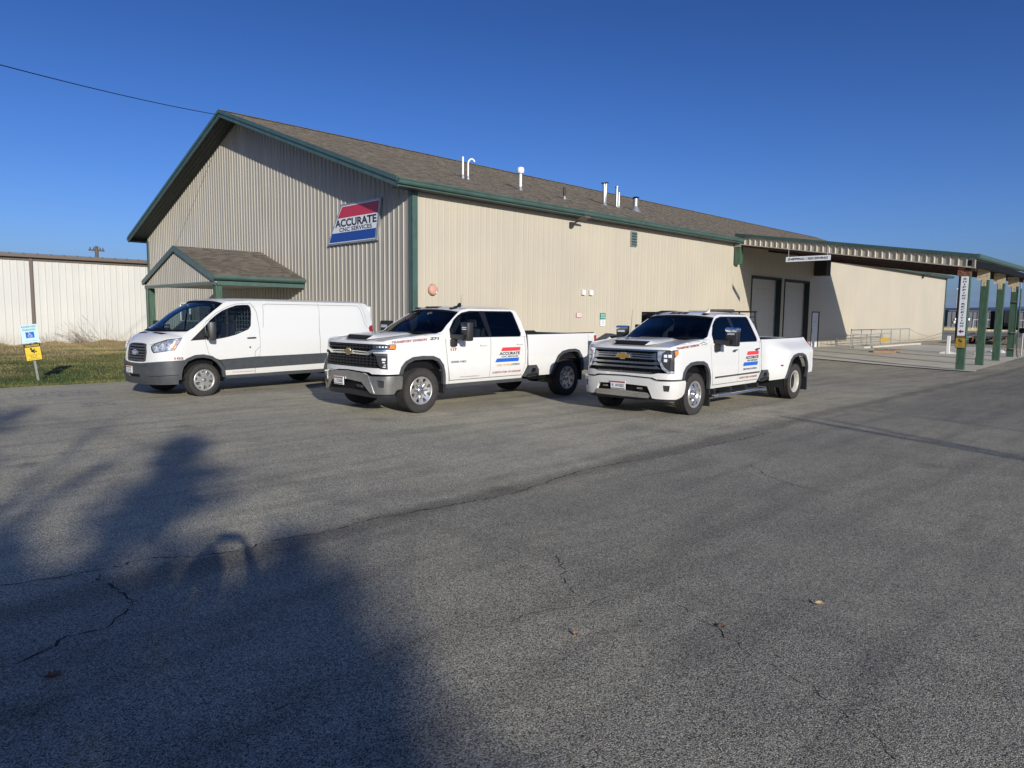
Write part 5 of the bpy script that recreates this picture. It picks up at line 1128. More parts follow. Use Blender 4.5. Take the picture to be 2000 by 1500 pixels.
def flood(u,z,lb,sc_=1.):
    t=wallthing('floodlight',lb,'floodlight',u,z,group='floodlights on the long wall'); s=sc_
    b=MB(); b.bb(-.08*s,.08*s,-.10*s,0,-.12*s,.10*s); b.build('base',M['dark'],t,bevel=.015); b=MB(); b.tube([(0,-.08*s,.0),(.06*s,-.25*s,.10*s),(.12*s,-.38*s,.16*s)],.035*s,8); b.build('arm',M['dark'],t)
    b=MB(); b.box((.20*s,-.52*s,.22*s),(.34*s,.36*s,.07*s),rot=Matrix.Rotation(-.25,3,'X')); b.build('lamp_head',M['brown'],t,bevel=.012)
flood(7.6,5.38,'dark floodlight on the beige wall, nearest to the gable corner'); flood(53.8,5.5,'small floodlight high on the far beige wall past the canopy',1.1)
t=wallthing('small_wall_lamp','tiny brown sensor lamp under the eave left of the canopy','lamp',17.16,5.70); b=MB(); b.cyl((0,-.1,0),(0,0,0),.06); b.build('lamp_body',M['brown'],t)
t=wallthing('electrical_cabinet','dark box mounted high on the shaded wall above the white door','box',31.45,5.0); b=MB(); b.bb(-.35,.35,-.75,0,-.48,.48); b.build('housing',M['dark'],t,bevel=.02); b=MB(); b.bb(-.37,.37,-.77,-.0,.44,.5); b.build('lid',M['dark'],t)
# sign on the gable
t=thing('company_wall_sign','slanted red, white and blue ACCURATE CNC SERVICES sign on the gable wall','sign',BW(-.10,0,0),BT)
fs=lambda a,b_,o=0.:(-o,a,b_)   # looking at the gable from -u, reader's right is decreasing w
cor=[(1.84,4.28),(1.59,5.65),(4.04,5.66),(5.01,4.29)]
def sgn(P0,m,nm,o): b=MB(); b.add([(-o,p[0],p[1]) for p in P0]+[(.07,p[0],p[1]) for p in P0],[(0,1,2,3),(4,7,6,5)]+[(i,i+4,(i+1)%4+4,(i+1)%4) for i in range(4)]); b.build(nm,m,t)
sgn(cor,M['galv'],'frame',.0); 
ins=[(1.92,4.345),(1.68,5.59),(4.0,5.60),(4.92,4.345)]; b=MB(); b.add([(-.004,p[0],p[1]) for p in ins],[(0,1,2,3)]); b.build('face',M['white2'],t)
b=MB(); b.add([(-.007,p[0],p[1]) for p in((1.76,5.19),(1.69,5.57),(3.96,5.57),(4.27,5.19))],[(0,1,2,3)]); b.build('red_stripe',mat('sign red',(.50,.03,.06),.4),t)
b=MB(); b.add([(-.007,p[0],p[1]) for p in((1.92,4.37),(1.86,4.69),(4.66,4.69),(4.86,4.37))],[(0,1,2,3)]); b.build('blue_stripe',mat('sign dark blue',(.01,.06,.30),.4),t)
text('lettering','ACCURATE',M['blkt'],t,lambda x,y:(-.009,3.13-x,5.015+y),size=.27,width=2.60,bold=.035)
text('lettering','CNC SERVICES',M['blkt'],t,lambda x,y:(-.009,3.13-x,4.785+y),size=.14,width=2.05,bold=.02)
# ---------------------------------------------------------------- entrance porch
pw0,pw1,pu,pe,pz=6.82,14.25,-3.4,3.14,4.37
t=bt('entrance_porch','gabled entrance porch with green posts on the front of the warehouse','porch')
pm=(pw0+pw1)/2
psl=(pz-pe)/(pm-pw0)
for sgn_,w0 in((1,pw0),(-1,pw1)):
    P=[(pu-.12,pm,pz),(-.03,pm,pz),(-.03,w0,pe),(pu-.12,w0,pe)]; b=MB(); Q=[(p[0],p[1],p[2]-.07) for p in P]; b.add(P+Q,[(0,1,2,3),(4,7,6,5),(0,4,5,1),(1,5,6,2),(2,6,7,3),(3,7,4,0)]); b.build('porch_roof',M['shingle'],t,uvs=lambda co:(co.x,(co.y-pm)*1.06))
    shingle_tabs(t,pu-.12,-.03,w0,pe+.002,pm,pz+.002,2 if sgn_>0 else 3)
    b=MB(); b.prism([(pm,pz+.015),(w0,pe+.015),(w0,pe-.20),(pm,pz-.20)],'x',pu-.17,pu-.12); b.build('rake_board',M['green'],t)
    y=-1 if sgn_>0 else 1
    b=MB(); b.prism([(w0,pe-.005),(w0+.10*y,pe-.01),(w0+.10*y,pe-.09),(w0+.07*y,pe-.13),(w0,pe-.17)],'x',pu-.16,-.04); b.build('gutter',M['green'],t)
gp2=lambda s:2.95+(pz-.10-2.95)*(1-abs(s-(pm-pw0-.1))/(pm-pw0-.1))
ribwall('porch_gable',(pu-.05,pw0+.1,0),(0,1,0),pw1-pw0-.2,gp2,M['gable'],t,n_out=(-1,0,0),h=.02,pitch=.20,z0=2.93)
b=MB(); b.bb(pu-.04,-.05,pw0+.05,pw1-.05,2.88,2.93); b.build('porch_ceiling',mat('porch ceiling',(.38,.36,.31),.7),t)
b=MB(); b.bb(pu-.09,pu-.03,pw0+.05,pw1-.05,2.80,2.90); b.bb(pu-.0,-.05,pw0+.02,pw0+.08,2.80,2.94); b.build('porch_beam',M['green'],t)
for w0 in(pw0+.22,pw1-.30):
    b=MB(); b.bb(pu-.02,pu+.20,w0-.13,w0+.13,.1,2.81); b.build('porch_post',M['greenl'],t,bevel=.008)
b=MB(); b.tube([(pu-.05,pw1-.05,2.95),(pu-.05,pw1-.14,2.75),(pu-.05,pw1-.16,.3)],.035,6); b.build('downspout',M['green'],t)
t=bt('wooden_bench','brown slatted bench under the porch behind the van','bench',-.5,21.6)
b=MB(); [b.bb(-.35+i*.12,-.26+i*.12,-1.0,1.0,.44,.47) for i in range(4)]; b.build('seat',M['brownw'],t); b=MB(); [b.bb(.10,.13,-1.0,1.0,.6+i*.16,.70+i*.16) for i in range(4)]; b.build('backrest',M['brownw'],t)
for y in(-.9,.9): b=MB(); b.bb(-.35,-.29,y-.03,y+.03,0,.62); b.bb(.13,.18,y-.03,y+.03,0,1.2); b.build('leg',M['dark'],t)
# ---------------------------------------------------------------- roof stacks
def rz_(q): return HE+.15+(PK-HE)*q/RW
def stack(name,label,u,q,f,group='vent pipes on the shingle roof'):
    t=bt(name,label,'vent pipe',u,q,rz_(q)-.02,0,group); f(t); return t
def boot(t,r,m='galv'): b=MB(); b.cyl((0,0,-.12),(0,0,.12),r*2.6,r*1.15,16); b.build('flashing',M[m],t,True)
def f1(t): boot(t,.04); b=MB(); b.cyl((0,0,0),(0,0,.80),.038,n=14); b.build('pipe',M['pvc'],t,True)
def f2(t): boot(t,.04); b=MB(); b.tube([(0,0,0),(0,0,.62),(.04,-.02,.72),(.12,-.05,.78),(.2,-.08,.76),(.25,-.1,.68)],.034,10); b.build('pipe',M['pvc'],t,True)
def f3(t): boot(t,.06); b=MB(); b.cyl((0,0,0),(0,0,.70),.058,n=16); b.build('pipe',M['pvc'],t,True); b=MB(); b.lathe([(.13,.68),(.15,.74),(.15,.84),(.12,.90),(0,.93)],20,'z'); b.cyl((0,0,.67),(0,0,.7),.13); b.build('rain_cap',M['pvc'],t,True)
def f4(t): boot(t,.05); b=MB(); b.cyl((0,0,0),(0,0,.50),.06,n=12); b.build('pipe',M['dark'],t,True)
def f5(t):
    boot(t,.07)
    for dx,hh in((-.06,.98),(.09,1.02)): b=MB(); b.cyl((dx*.3,0,0),(dx,0,hh),.075,n=14); b.build('pipe',M['galv'],t,True)
    b=MB(); b.cyl((-.07,0,.98),(-.07,0,1.02),.13); b.cyl((.10,0,1.04),(.10,0,1.08),.14,.05); b.build('rain_cap',M['dark'],t,True)
def f6(t):
    boot(t,.06)
    for dx,hh in((-.05,.95),(.13,.72)): b=MB(); b.cyl((dx,0,-.05),(dx,0,hh),.065,n=14); b.build('pipe',M['galv'],t,True)
    b=MB(); b.cyl((-.05,0,.93),(-.05,0,.99),.10); b.build('rain_cap',M['galv'],t,True)
def f7(t): b=MB(); b.cyl((0,0,-.22),(0,0,.26),.36,.10,20); b.build('flashing',M['galv'],t,True); b=MB(); b.cyl((0,0,.2),(0,0,.60),.12,n=16); b.build('pipe',M['galv'],t,True); b=MB(); b.cyl((0,0,.64),(0,0,.70),.20,.10,18); b.build('rain_cap',M['dark'],t,True)
stack('roof_vent_pipe','straight thin white vent pipe, leftmost on the roof',4.75,3.1,f1); stack('roof_vent_pipe','hooked white vent pipe beside the leftmost straight one',4.93,3.0,f2)
stack('roof_vent_pipe','white vent pipe with a round cap, alone mid roof',7.6,2.75,f3); stack('roof_vent_pipe','short dark vent pipe low on the roof slope',10.1,2.5,f4)
stack('roof_vent_pipe','tall twin metal flue with dark caps on the roof',14.1,3.4,f5); stack('roof_vent_pipe','tall metal flue pair in the middle of the right cluster',15.05,3.35,f6); stack('roof_vent_pipe','squat capped vent on a cone flashing, rightmost on the roof',16.4,3.2,f7)
# ---------------------------------------------------------------- concrete apron
us=[20.9,19.55]; 
def lerp(a,b_,t): return a+(b_-a)*t
bands=[((20.9,0),(18.85,-11.55)),((22.4,-.0),(19.9,-11.3)),((26.7,0),(23.8,-11.2)),((31.0,0),(27.7,-11.1)),((35.0,0),(31.6,-11.0)),((39.5,0),(36.0,-10.9)),((45,0),(41,-10.8))]
ap=thing('concrete_apron',None,None,(BX,BY,0),BT); ap['kind']='structure'; ap['label']='concrete apron under and beyond the loading canopy'
b=MB(); 
for i in range(len(bands)-1):
    A,B_,C_,D_=bands[i][0],bands[i][1],bands[i+1][0],bands[i+1][1]; e=.02; s=MB(); n=10
    for k in range(n):
        for j in range(3):
            q=lambda t,r:(lerp(lerp(A[0]+e,C_[0]-e,r),lerp(B_[0]+e,D_[0]-e,r),t),lerp(lerp(A[1],C_[1],r),lerp(B_[1],D_[1],r),t))
            P=[q(k/n,j/3),q((k+1)/n,j/3),q((k+1)/n,(j+1)/3),q(k/n,(j+1)/3)]; s.add([(p[0],p[1],gz(*p)+.030) for p in P],[(0,1,2,3)])
    s.build('slab',M['conc'],ap,True,fix=True)
n=24; A,B_=bands[0]; C_,D_=bands[-1]; P=[]
for k in range(n+1):
    for r in range(n+1):
        p=(lerp(lerp(A[0]-.03,C_[0],r/n),lerp(B_[0]-.05,D_[0],r/n),k/n),lerp(0,lerp(-11.25,-10.6,r/n),k/n)); P.append((p[0],p[1],gz(*p)+.006))
b.add(P,[(i*(n+1)+j,(i+1)*(n+1)+j,(i+1)*(n+1)+j+1,i*(n+1)+j+1) for i in range(n) for j in range(n)]); b.build('joint_filler',M['joint'],ap)
# ---------------------------------------------------------------- loading canopy
t=bt('loading_canopy','sloping loading canopy with ribbed beige fascia on green timber posts','canopy')
ck=(6.18-4.44)/10.95
def ctop(q): return 6.20-ck*q        # q = distance out from the wall
def cu0(q): return 20.9-1.55*q/11.0  # front edge
CL=11.15
P=[(cu0(0),0,ctop(0)),(cu0(CL),-CL,ctop(CL)),(32.6,-CL,ctop(CL)),(32.6,0,ctop(0))]
b=MB(); Q=[(p[0],p[1],p[2]-.05) for p in P]; b.add(P+Q,[(0,1,2,3),(4,7,6,5),(0,4,5,1),(1,5,6,2),(2,6,7,3),(3,7,4,0)]); b.build('roof_deck',M['green'],t)
d=Vector((cu0(CL)-cu0(0),-CL,0)); Ld=d.length; d.normalize()
nn=Vector((-d.y,d.x,0)); nn=-nn if nn.x>0 else nn
b=MB(); k=.305
for i in range(int(Ld/k)+1):
    for a,c,h in((0,.22,0),(.22,.24,None),(.24,.275,.035),(.275,.295,None),(.295,.305,0)):
        s0=i*k+a; s1=min(i*k+c,Ld)
        if s0>=Ld: break
        h0=0 if h in(0,None) else h; h1=h0
        if h is None: h0,h1=((0,.035) if a==.22 else (.035,0))
        f=lambda s,hh,z:Vector((cu0(0),0,0))+d*s+nn*(hh+.02)+Vector((0,0,ctop(s*11.15/Ld)+z))
        b.quad(f(s0,h0,-.50),f(s1,h1,-.50),f(s1,h1,-.10),f(s0,h0,-.10))
b.build('ribbed_fascia',M['beige'],t)
def slopebox(q0,q1,du0,du1,z0,z1,name,m):
    b=MB(); P=[]
    for q in(q0,q1):
        for du in(du0,du1):
            for z in(z0,z1): P.append((cu0(q)+du,-q,ctop(q)+z))
    b.add(P,[(0,1,3,2),(4,6,7,5),(0,4,5,1),(2,3,7,6),(0,2,6,4),(1,5,7,3)]); b.build(name,m,t)
slopebox(-.0,CL+.06,-.10,.02,-.12,.035,'fascia_trim',M['green']); slopebox(0,CL,-.085,-.02,-.53,-.49,'fascia_trim',M['beige'])
slopebox(.1,CL,.02,.14,-.64,-.45,'front_beam',M['brownw'])
for uu in(23.3-.07,27.3-.07,31.1-.07): slopebox(.0,CL-.3,uu-19.4,uu-19.4+.14,-.66,-.28,'cross_beam',M['brownw'])
for q in np.arange(.8,CL,1.5): b=MB(); b.bb(cu0(q)+.15,32.5,-q-.03,-q+.03,ctop(q)-.28,ctop(q)-.06); b.build('purlin',M['brownw'],t)
b=MB(); b.prism([(-CL,ctop(CL)+.04),(-CL-.13,ctop(CL)+.03),(-CL-.13,ctop(CL)-.10),(-CL-.08,ctop(CL)-.16),(-CL,ctop(CL)-.18)],'x',cu0(CL)-.08,32.7); b.build('gutter',M['green'],t)
b=MB(); b.bb(cu0(CL),32.6,-CL+.3,-CL+.05,ctop(CL)-.42,ctop(CL)-.2); b.build('eave_beam',M['blk2'],t)
b=MB(); b.bb(20.72,21.08,-.34,-.05,4.62,5.75); b.build('ledger_post',M['greenl'],t,bevel=.01); b=MB(); b.bb(20.68,21.10,-.37,-.02,5.50,5.80); b.build('ledger_bracket',M['galv'],t)
PO=[(19.53,-10.82),(23.29,-10.72),(27.28,-10.59),(31.14,-10.49)]
for i,(pu_,pq) in enumerate(PO):
    b=MB(); b.bb(pu_-.10,pu_+.10,pq-.15,pq+.15,gz(pu_,pq)-.02,3.95); b.build('post',M['greenl'],t,bevel=.008)
    b=MB(); b.bb(pu_-.13,pu_-.102,pq-.17,pq+.30,3.62,4.12); b.prism([(pu_,0)],'z',0,0) if False else None; b.build('post_bracket',M['rust'] if i==0 else M['cream'],t)
    b=MB(); b.bb(pu_-.125,pu_-.101,pq-.05,pq+.12,3.35,3.62); b.build('bracket_strap',M['rust'] if i==0 else M['cream'],t)
    bz=MB(); [bz.cyl((pu_-.14,pq+dx,zz),(pu_-.10,pq+dx,zz),.018,n=8) for dx,zz in((.0,3.4),(.0,3.5),(.2,3.75),(.2,4.0),(-.08,3.8))]; bz.build('bolt',M['dark'],t)
# dark drain strip on post 1 (left edge)
t=bt('post_downpipe','thin dark pipe fixed along the first canopy post','pipe',19.40,-10.62,0); b=MB(); b.tube([(0,0,gz(19.4,-10.6)+1.2),(0,0,3.62)],.04,8); b.build('pipe',M['blk2'],t,True)
t=bt('conduit_riser','green electrical conduit with elbow on the last canopy post','conduit',31.0,-10.78,gz(31,-10.8)); b=MB(); b.tube([(0,-.1,0.0),(0,-.04,.18),(0,-.02,.3),(0,0,3.6)],.035,8); b.build('pipe',M['greenl'],t,True); b=MB(); [b.bb(-.08,.08,-.06,.30,z,z+.03) for z in(.45,1.3,2.9)]; b.build('strap',M['galv'],t)
# banner
t=bt('hanging_shipping_sign','long white SHIPPING / RECEIVING sign hanging under the canopy front','sign',19.30,-4.46,4.615)
b=MB(); b.bb(-.0,.02,-1.04,1.02,-.115,.115); b.build('board',M['white2'],t); text('lettering','SHIPPING / RECEIVING',M['blkt'],t,lambda x,y:(-.004,-x,y),size=.11,width=1.86,bold=.035,shear=.15)
b=MB(); [b.cyl((.01,y,.1),(.01,y,.55),.006,n=5) for y in(-.9,.9)]; b.build('hanger',M['galv'],t)
t=bt('vertical_shipping_sign','tall narrow white SHIPPING/RECEIVING sign with arrow on the first canopy post','sign',19.41,-10.80,0)
b=MB(); b.bb(-.03,-.005,-.125,.135,1.20,3.60); b.build('board',M['white2'],t)
for i,ch in enumerate('SHIPPING/RECEIVING'): text('lettering',ch,M['blkt'],t,lambda x,y,i=i:(-.034,-x,3.50-i*.111+y),size=.072 if ch!='/' else .03,width=(.13 if ch not in'I/' else .05),bold=.03,shear=.1)
b=MB(); b.add([(-.034,p[0],p[1]) for p in((-.085,1.36),(-.085,1.42),(.0,1.42),(.0,1.47),(.10,1.39),(.0,1.31),(.0,1.36))],[(0,1,2,3,4,5,6)]); b.build('arrow',mat('maroon',(.14,.02,.05),.5),t)
def caution(t,wd,h0,h1,ym,ox=0.,lines=('PARKING LOT','MAY BE','SLIPPERY','WHEN WET')):
    hh=h1-h0; b=MB(); b.bb(ox-.012,ox,-wd/2,wd/2,h0,h1); b.build('caution_panel',M['blkt'],t)
    b=MB(); b.bb(ox-.016,ox-.0125,-wd/2+.015,wd/2-.015,h0+.015,h0+hh*.80); b.build('caution_face',ym,t)
    text('lettering','CAUTION',ym,t,lambda x,y:(ox-.0165,-x,h1-hh*.105+y),size=hh*.10,width=wd*.80,bold=.03)
    # slipping figure
    b=MB(); cx,cz=0,h0+hh*.60; q=lambda x,z:(ox-.019,-(cx+x*wd),cz+z*hh)
    for pts,rr in(([(-.10,.02),(-.02,-.06)],.030),([(-.10,.10),(-.02,.0),(.12,.09)],.013),([(-.02,-.05),(.12,-.02),(.20,-.10)],.016),([(-.02,-.06),(.08,-.12),(.02,-.14)],.014),([(-.16,.14),(-.10,.05)],.012)):
        b.tube([q(*p) for p in pts],rr*wd/.4,6)
    b.cyl((ox-.017,-(cx-.10*wd),cz+.12*hh),(ox-.022,-(cx-.10*wd),cz+.12*hh),.025*wd/.4,n=10); b.build('slipping_figure',M['blkt'],t)
    for k,s_ in enumerate(lines): text('lettering',s_,M['blkt'],t,lambda x,y,k=k:(ox-.0165,-x,h0+hh*(.36-.085*k)+y),size=hh*.05,width=wd*(.72 if k%3==0 else .4),bold=.01)
t=bt('post_caution_sign','aged yellow CAUTION sign at the foot of the tall shipping sign','sign',19.38,-10.80,0); caution(t,.36,.72,1.22,M['yel2'])
# ---------------------------------------------------------------- yard clutter beyond the canopy
def chain(b,x0,x1,y0,y1,z0,z1,p=.11,r=.0035):
    L_=math.hypot(x1-x0,y1-y0); n=int(L_/p)
    for s in(1,-1):
        for i in range(-int((z1-z0)/p),n+1):
            a0,a1=i*p,i*p+(z1-z0); c0,c1=max(a0,0),min(a1,L_)
            if c1<=c0: continue
            za=z0+(c0-a0) if s>0 else z1-(c0-a0); zb=z0+(c1-a0) if s>0 else z1-(c1-a0)
            f=lambda c,z:(x0+(x1-x0)*c/L_,y0+(y1-y0)*c/L_,z); A=Vector(f(c0,za));B_=Vector(f(c1,zb)); o=Vector((0,0,r)); b.quad(A-o,B_-o,B_+o,A+o)
t=bt('ramp_fence','galvanised chain link fence along the concrete dock ramp','fence')
for u in(31.75,33.6,35.4,37.4,39.4,41.4,43.5): b=MB(); b.cyl((u,-2.2,-.02),(u+(.12 if u<32 else 0),-2.2,1.24 if u in(31.75,43.5) else 1.18),.03,n=8); b.build('post',M['galv'],t,True)
b=MB(); b.tube([(31.9,-2.2,1.17),(43.5,-2.2,1.19)],.024,8); b.tube([(31.9,-2.2,.95),(37.6,-2.2,.62)],.015,6); b.build('rail',M['galv'],t); b=MB(); chain(b,31.9,43.5,-2.2,-2.2,.1,1.15); b.build('mesh',M['galv'],t)
t=bt('ramp_curb','low pale concrete kerb under the ramp fence','kerb'); b=MB(); b.bb(33.0,45.0,-2.6,-2.0,-.01,.13); b.build('kerb',mat('pale concrete',(.46,.43,.34),.9,var=.1),t)
t=bt('pipe_handrail','low pipe handrail against the beige wall beside the ramp','railing')
for u in(33.6,36.5,39.2,42.0,44.5): b=MB(); b.cyl((u,-.7,0),(u,-.7,.75 if u<44 else 1.0),.025,n=8); b.build('post',M['galv'],t,True)
b=MB(); b.tube([(33.6,-.7,.74),(44.5,-.7,.80)],.022,8); b.tube([(33.6,-.7,.38),(44.5,-.7,.40)],.018,8); b.build('rail',M['galv'],t)
t=bt('ramp_tag_sign','small aged yellow sign wired to the ramp fence','sign',37.9,-2.26,.47); b=MB(); b.bb(-.85,.85,-.012,.0,-.14,.14); b.build('panel',M['yel2'],t)
for k in(0,1):
    t=bt('sagging_cable','upper sagging cable from ramp fence to far corner' if k==0 else 'lower sagging cable from ramp fence to far corner','cable'); b=MB(); b.tube([(43.5+i*2.2,-2.2+i*.25,(1.15 if k==0 else .38)-(.5 if k==0 else .15)*math.sin(i/8*3.14)*.9-.05*i*(k==0)) for i in range(9)],.012,5); b.build('wire',M['galv'],t)
def pallet(u,q,rz,lb,mt):
    t=bt('wood_pallet',lb,'pallet',u,q,gz(u,q)+.03,rz,'broken pallets on the apron')
    for i in range(6): b=MB(); b.bb(-.8,.8,-.5+i*.18,-.38+i*.18,.11,.14); o=b.build('deck_board',mt,t); o.rotation_euler=(0,0,random.uniform(-.04,.04))
    for y in(-.45,0,.45): b=MB(); b.bb(-.75+y*1.0,-.68+y,-.5,.6,.0,.11); b.build('stringer',mt,t)
    b=MB(); b.bb(.2,.9,-.8,-.55,.02,.12); b.build('loose_board',mt,t)
pallet(29.6,-4.9,.3,'broken reddish pallet lying on the apron before the ramp fence',M['wood']); pallet(36.5,-9.4,.1,'pallet with boards lying behind the first canopy post',M['wood'])
t=bt('white_barrier_post','white wooden T shaped barrier post standing on the apron','post',31.3,-7.6,gz(31.3,-7.6)+.03); b=MB(); b.bb(-.07,.07,-.07,.07,0,1.0); b.build('upright',M['pvc'],t)
for s in(1,-1): b=MB(); b.prism([(0,0),(.42*s,0),(.40*s,.06),(.0,.16)],'x',-.05,.05); b.build('foot',M['pvc'],t)
t=bt('white_tarp','white crumpled sheet lying beside the second pallet','tarp',35.2,-9.2,gz(35,-9)+.02); b=MB(); rt=random.Random(2); P=[((i-3)*.14+rt.uniform(-.04,.04),(j-3)*.14+rt.uniform(-.04,.04),max(0,.18-.03*((i-3)**2+(j-3)**2)*.5+rt.uniform(-.05,.05))) for i in range(7) for j in range(7)]; b.add(P,[(i*7+j,(i+1)*7+j,(i+1)*7+j+1,i*7+j+1) for i in range(6) for j in range(6)]); b.build('sheet',M['pvc'],t)
t=bt('small_white_stub','small white stub between the second and third canopy posts','post',29.6,-9.3,gz(29.6,-9.3)+.03); b=MB(); b.bb(-.05,.05,-.05,.05,0,.25); b.build('stub',M['pvc'],t)
t=bt('yard_gate_post','galvanised gate post with white box at the end of the canopy','post',32.6,-10.75,gz(32.6,-10.7)); b=MB(); b.cyl((0,0,0),(0,0,1.25),.035,n=10); b.build('post',M['galv'],t,True); b=MB(); b.bb(-.03,.03,-.28,-.13,.88,1.08); b.build('box',M['pvc'],t); b=MB(); chain(b,0,2.2,0,0,.05,1.15); b.build('mesh',M['galv'],t)
# flatbed trailer beyond the canopy
t=bt('flatbed_trailer','dark low flatbed trailer parked beyond the canopy posts','trailer',53,-5.6,0,.12)
b=MB(); b.bb(-3,9,-1.5,1.5,.62,.74); b.build('deck',mat('grey deck',(.11,.115,.12),.8,var=.15,vscale=3),t); b=MB(); b.bb(-3,-2.9,-1.55,1.55,.45,.70); b.bb(-3,9,-1.55,-1.5,.50,.72); b.bb(-3,9,1.5,1.55,.5,.72); b.bb(-2.9,9,-.5,-.35,.25,.6); b.bb(-2.9,9,.35,.5,.25,.6); b.build('frame',M['dark'],t)
for y in(-1.3,-.6,.5,1.3): b=MB(); b.bb(-3.03,-3.0,y-.18,y+.18,.52,.62); b.build('reflector',M['rust'] if y in(-.6,.5) else M['galv'],t)
for x in(-1.5,-.5,.6):
    for y in(-1.35,1.35): b=MB(); b.lathe([(.18,-.11),(.38,-.12),(.42,-.08),(.42,.08),(.38,.12),(.18,.11)],20,'y',(x,y,.42)); b.cyl((x,y-.1,.42),(x,y+.1,.42),.18,n=14); b.build('wheel',M['tire'],t,True)
# rusty uprights under its tail
for y in(-1.0,-.2,.4,1.1): b=MB(); b.tube([(-3.05,y,.6),(-3.15,y,.3),(-3.1,y+.08,.22)],.035,6); b.build('chain_hook',M['rust'],t)
def wthing(name,label,cat,x,y,z=0,rz=0,group=None): return thing(name,label,cat,(x,y,z),rz,group)
t=wthing('dark_flatbed_truck','black flatbed truck with white headboard frame far beyond the canopy','truck',64.5,86,0,.25)
b=MB(); b.bb(-1.3,1.3,-.3,6,.7,.95); b.build('bed',M['blk2'],t); b=MB(); b.bb(-1.25,1.25,3.5,5.5,.95,3.1); b.build('cab',M['blk2'],t,bevel=.1)
b=MB(); b.bb(-1.25,-1.1,-.2,-.1,.95,2.6); b.bb(1.1,1.25,-.2,-.1,.95,2.6); b.bb(-1.25,1.25,-.2,-.1,2.5,2.65); b.bb(-1.05,1.05,-.1,-.05,1.3,2.3); o=b.build('headboard',M['galv'],t); b=MB(); b.bb(-1.05,1.05,-.13,-.11,1.3,2.4); b.build('headboard_panel',M['blk2'],t)
for x in(-1.1,1.1): b=MB(); b.lathe([(.2,-.15),(.48,-.16),(.5,0),(.48,.16),(.2,.15)],18,'x',(x,1,.5)); b.cyl((x-.1,1,.5),(x+.1,1,.5),.2); b.build('wheel',M['tire'],t,True)
b=MB(); b.bb(-.6,.6,-.33,-.3,1.0,1.2); b.build('tail_lamps',M['led'],t)
t=bt('gooseneck_trailer','dark equipment trailer parked between the right pickup and the wall','trailer',6.5,-4.9,0,0)
b=MB(); b.bb(-1.2,7.5,-1.0,1.0,.62,.76); b.build('deck',M['dark'],t); b=MB(); b.bb(-1.6,7.5,-1.05,-.95,.5,.68); b.bb(-1.6,7.5,.95,1.05,.5,.68); b.build('frame',M['blk2'],t)
for y in(-1.15,1.15):
    b=MB(); b.prism([(-1.75,.98),(-1.9,1.02),(-1.2,1.28),(-.95,1.24),(-.6,1.0),(-.65,.96),(-1.0,1.18),(-1.25,1.2)],'y',y-.13,y+.13); b.build('wheel_fender',mat('slate fender',(.045,.05,.065),.5),t)
    for x in(-1.15,): b=MB(); b.lathe([(.18,-.11),(.36,-.12),(.39,0),(.36,.12),(.18,.11)],20,'y',(x,y,.39)); b.cyl((x,y-.1,.39),(x,y+.1,.39),.18); b.build('wheel',M['tire'],t,True)
b=MB(); b.bb(-1.35,-1.2,-.75,-.25,.7,2.0); b.bb(-1.5,-1.25,-.80,-.55,1.25,1.95); b.bb(-1.62,-1.4,-.6,-.2,1.2,1.6); b.prism([(-1.25,1.9),(-.3,2.05),(1.4,2.02),(1.4,1.93),(-.3,1.95),(-1.15,1.8)],'y',-.7,-.3); b.build('winch_mast',M['blk2'],t)
b=MB(); b.bb(-1.42,-1.36,-.70,-.3,1.88,1.96); b.bb(-1.40,-1.36,-.6,-.3,1.5,1.54); b.build('mast_plate',M['dark'],t); b=MB(); b.tube([(-1.4,-.78,1.85),(-1.5,-.82,1.6),(-1.42,-.85,1.45),(-1.5,-.9,1.3)],.04,6); b.build('hose',M['dark'],t)
# ---------------------------------------------------------------- white building
t=bt('white_metal_building','long white metal building with brown trim behind the lawn','building',-42,25.4,0)
ribwall('wall',(0,0,0),(1,0,0),90,lambda s:4.42,M['wbld'],t,n_out=(0,-1,0),pitch=.305,h=.018,z0=0)
b=MB(); b.bb(0,90,-.10,.02,4.40,4.56); b.build('eave_trim',M['brown'],t); b=MB(); b.prism([(-.28,4.58),(-.28,4.72),(.0,4.76),(8,4.98),(8,4.80),(0,4.58)],'x',-.2,90); b.build('roof',M['groof'],t)
b=MB(); b.bb(0,90,-.34,-.28,4.54,4.70); b.build('gutter',M['brown'],t)
for i in range(120): b=MB() if i==0 else b; b.bb(i*.6+20,i*.6+20.05,-.36,-.27,4.68,4.76)
b.build('gutter_strap',M['brown'],t)
b=MB(); b.bb(36.48,36.60,-.16,-.03,.0,4.5); b.build('downspout',M['brown'],t); b=MB(); b.quad((0,0,0),(0,12,0),(0,12,4.4),(0,0,4.4)); b.build('end_wall',M['wbld'],t)
# utility pole and wire
t=bt('utility_pole','timber utility pole with crossarm behind the white building','utility pole',2.65,45,0)
b=MB(); b.cyl((0,0,0),(0,0,6.95),.17,.13,10); b.build('pole',M['bark'],t,True); b=MB(); b.box((0,0,6.62),(1.1,.12,.12)); b.build('crossarm',M['bark'],t)
for x in(-.45,-.2,.25,.45): b=MB(); b.cyl((x,0,6.68),(x,0,6.86),.05,.03,8); b.build('insulator',M['dark'],t)
t=thing('overhead_wire','thin black overhead wire running to the roof peak','wire',(0,0,0))
a=Vector(BW(-.9,12.5,10.18)); e=Vector((-13.5,14.0,8.9+1.0)); 
# far end lies outside the frame on the upper left
ex=Vector((-14.6,16.2,8.35)); ex=a+(Vector((-12.7886,18,7.9969))-a)*1.35; b=MB(); N_=40; pts=[]
for i in range(N_+1): k=i/N_; p=a.lerp(ex,k); p.z-=4*k*(1-k)*.14; pts.append(tuple(p))
b.tube(pts,.013,5); b.build('cable',M['blk2'],t)
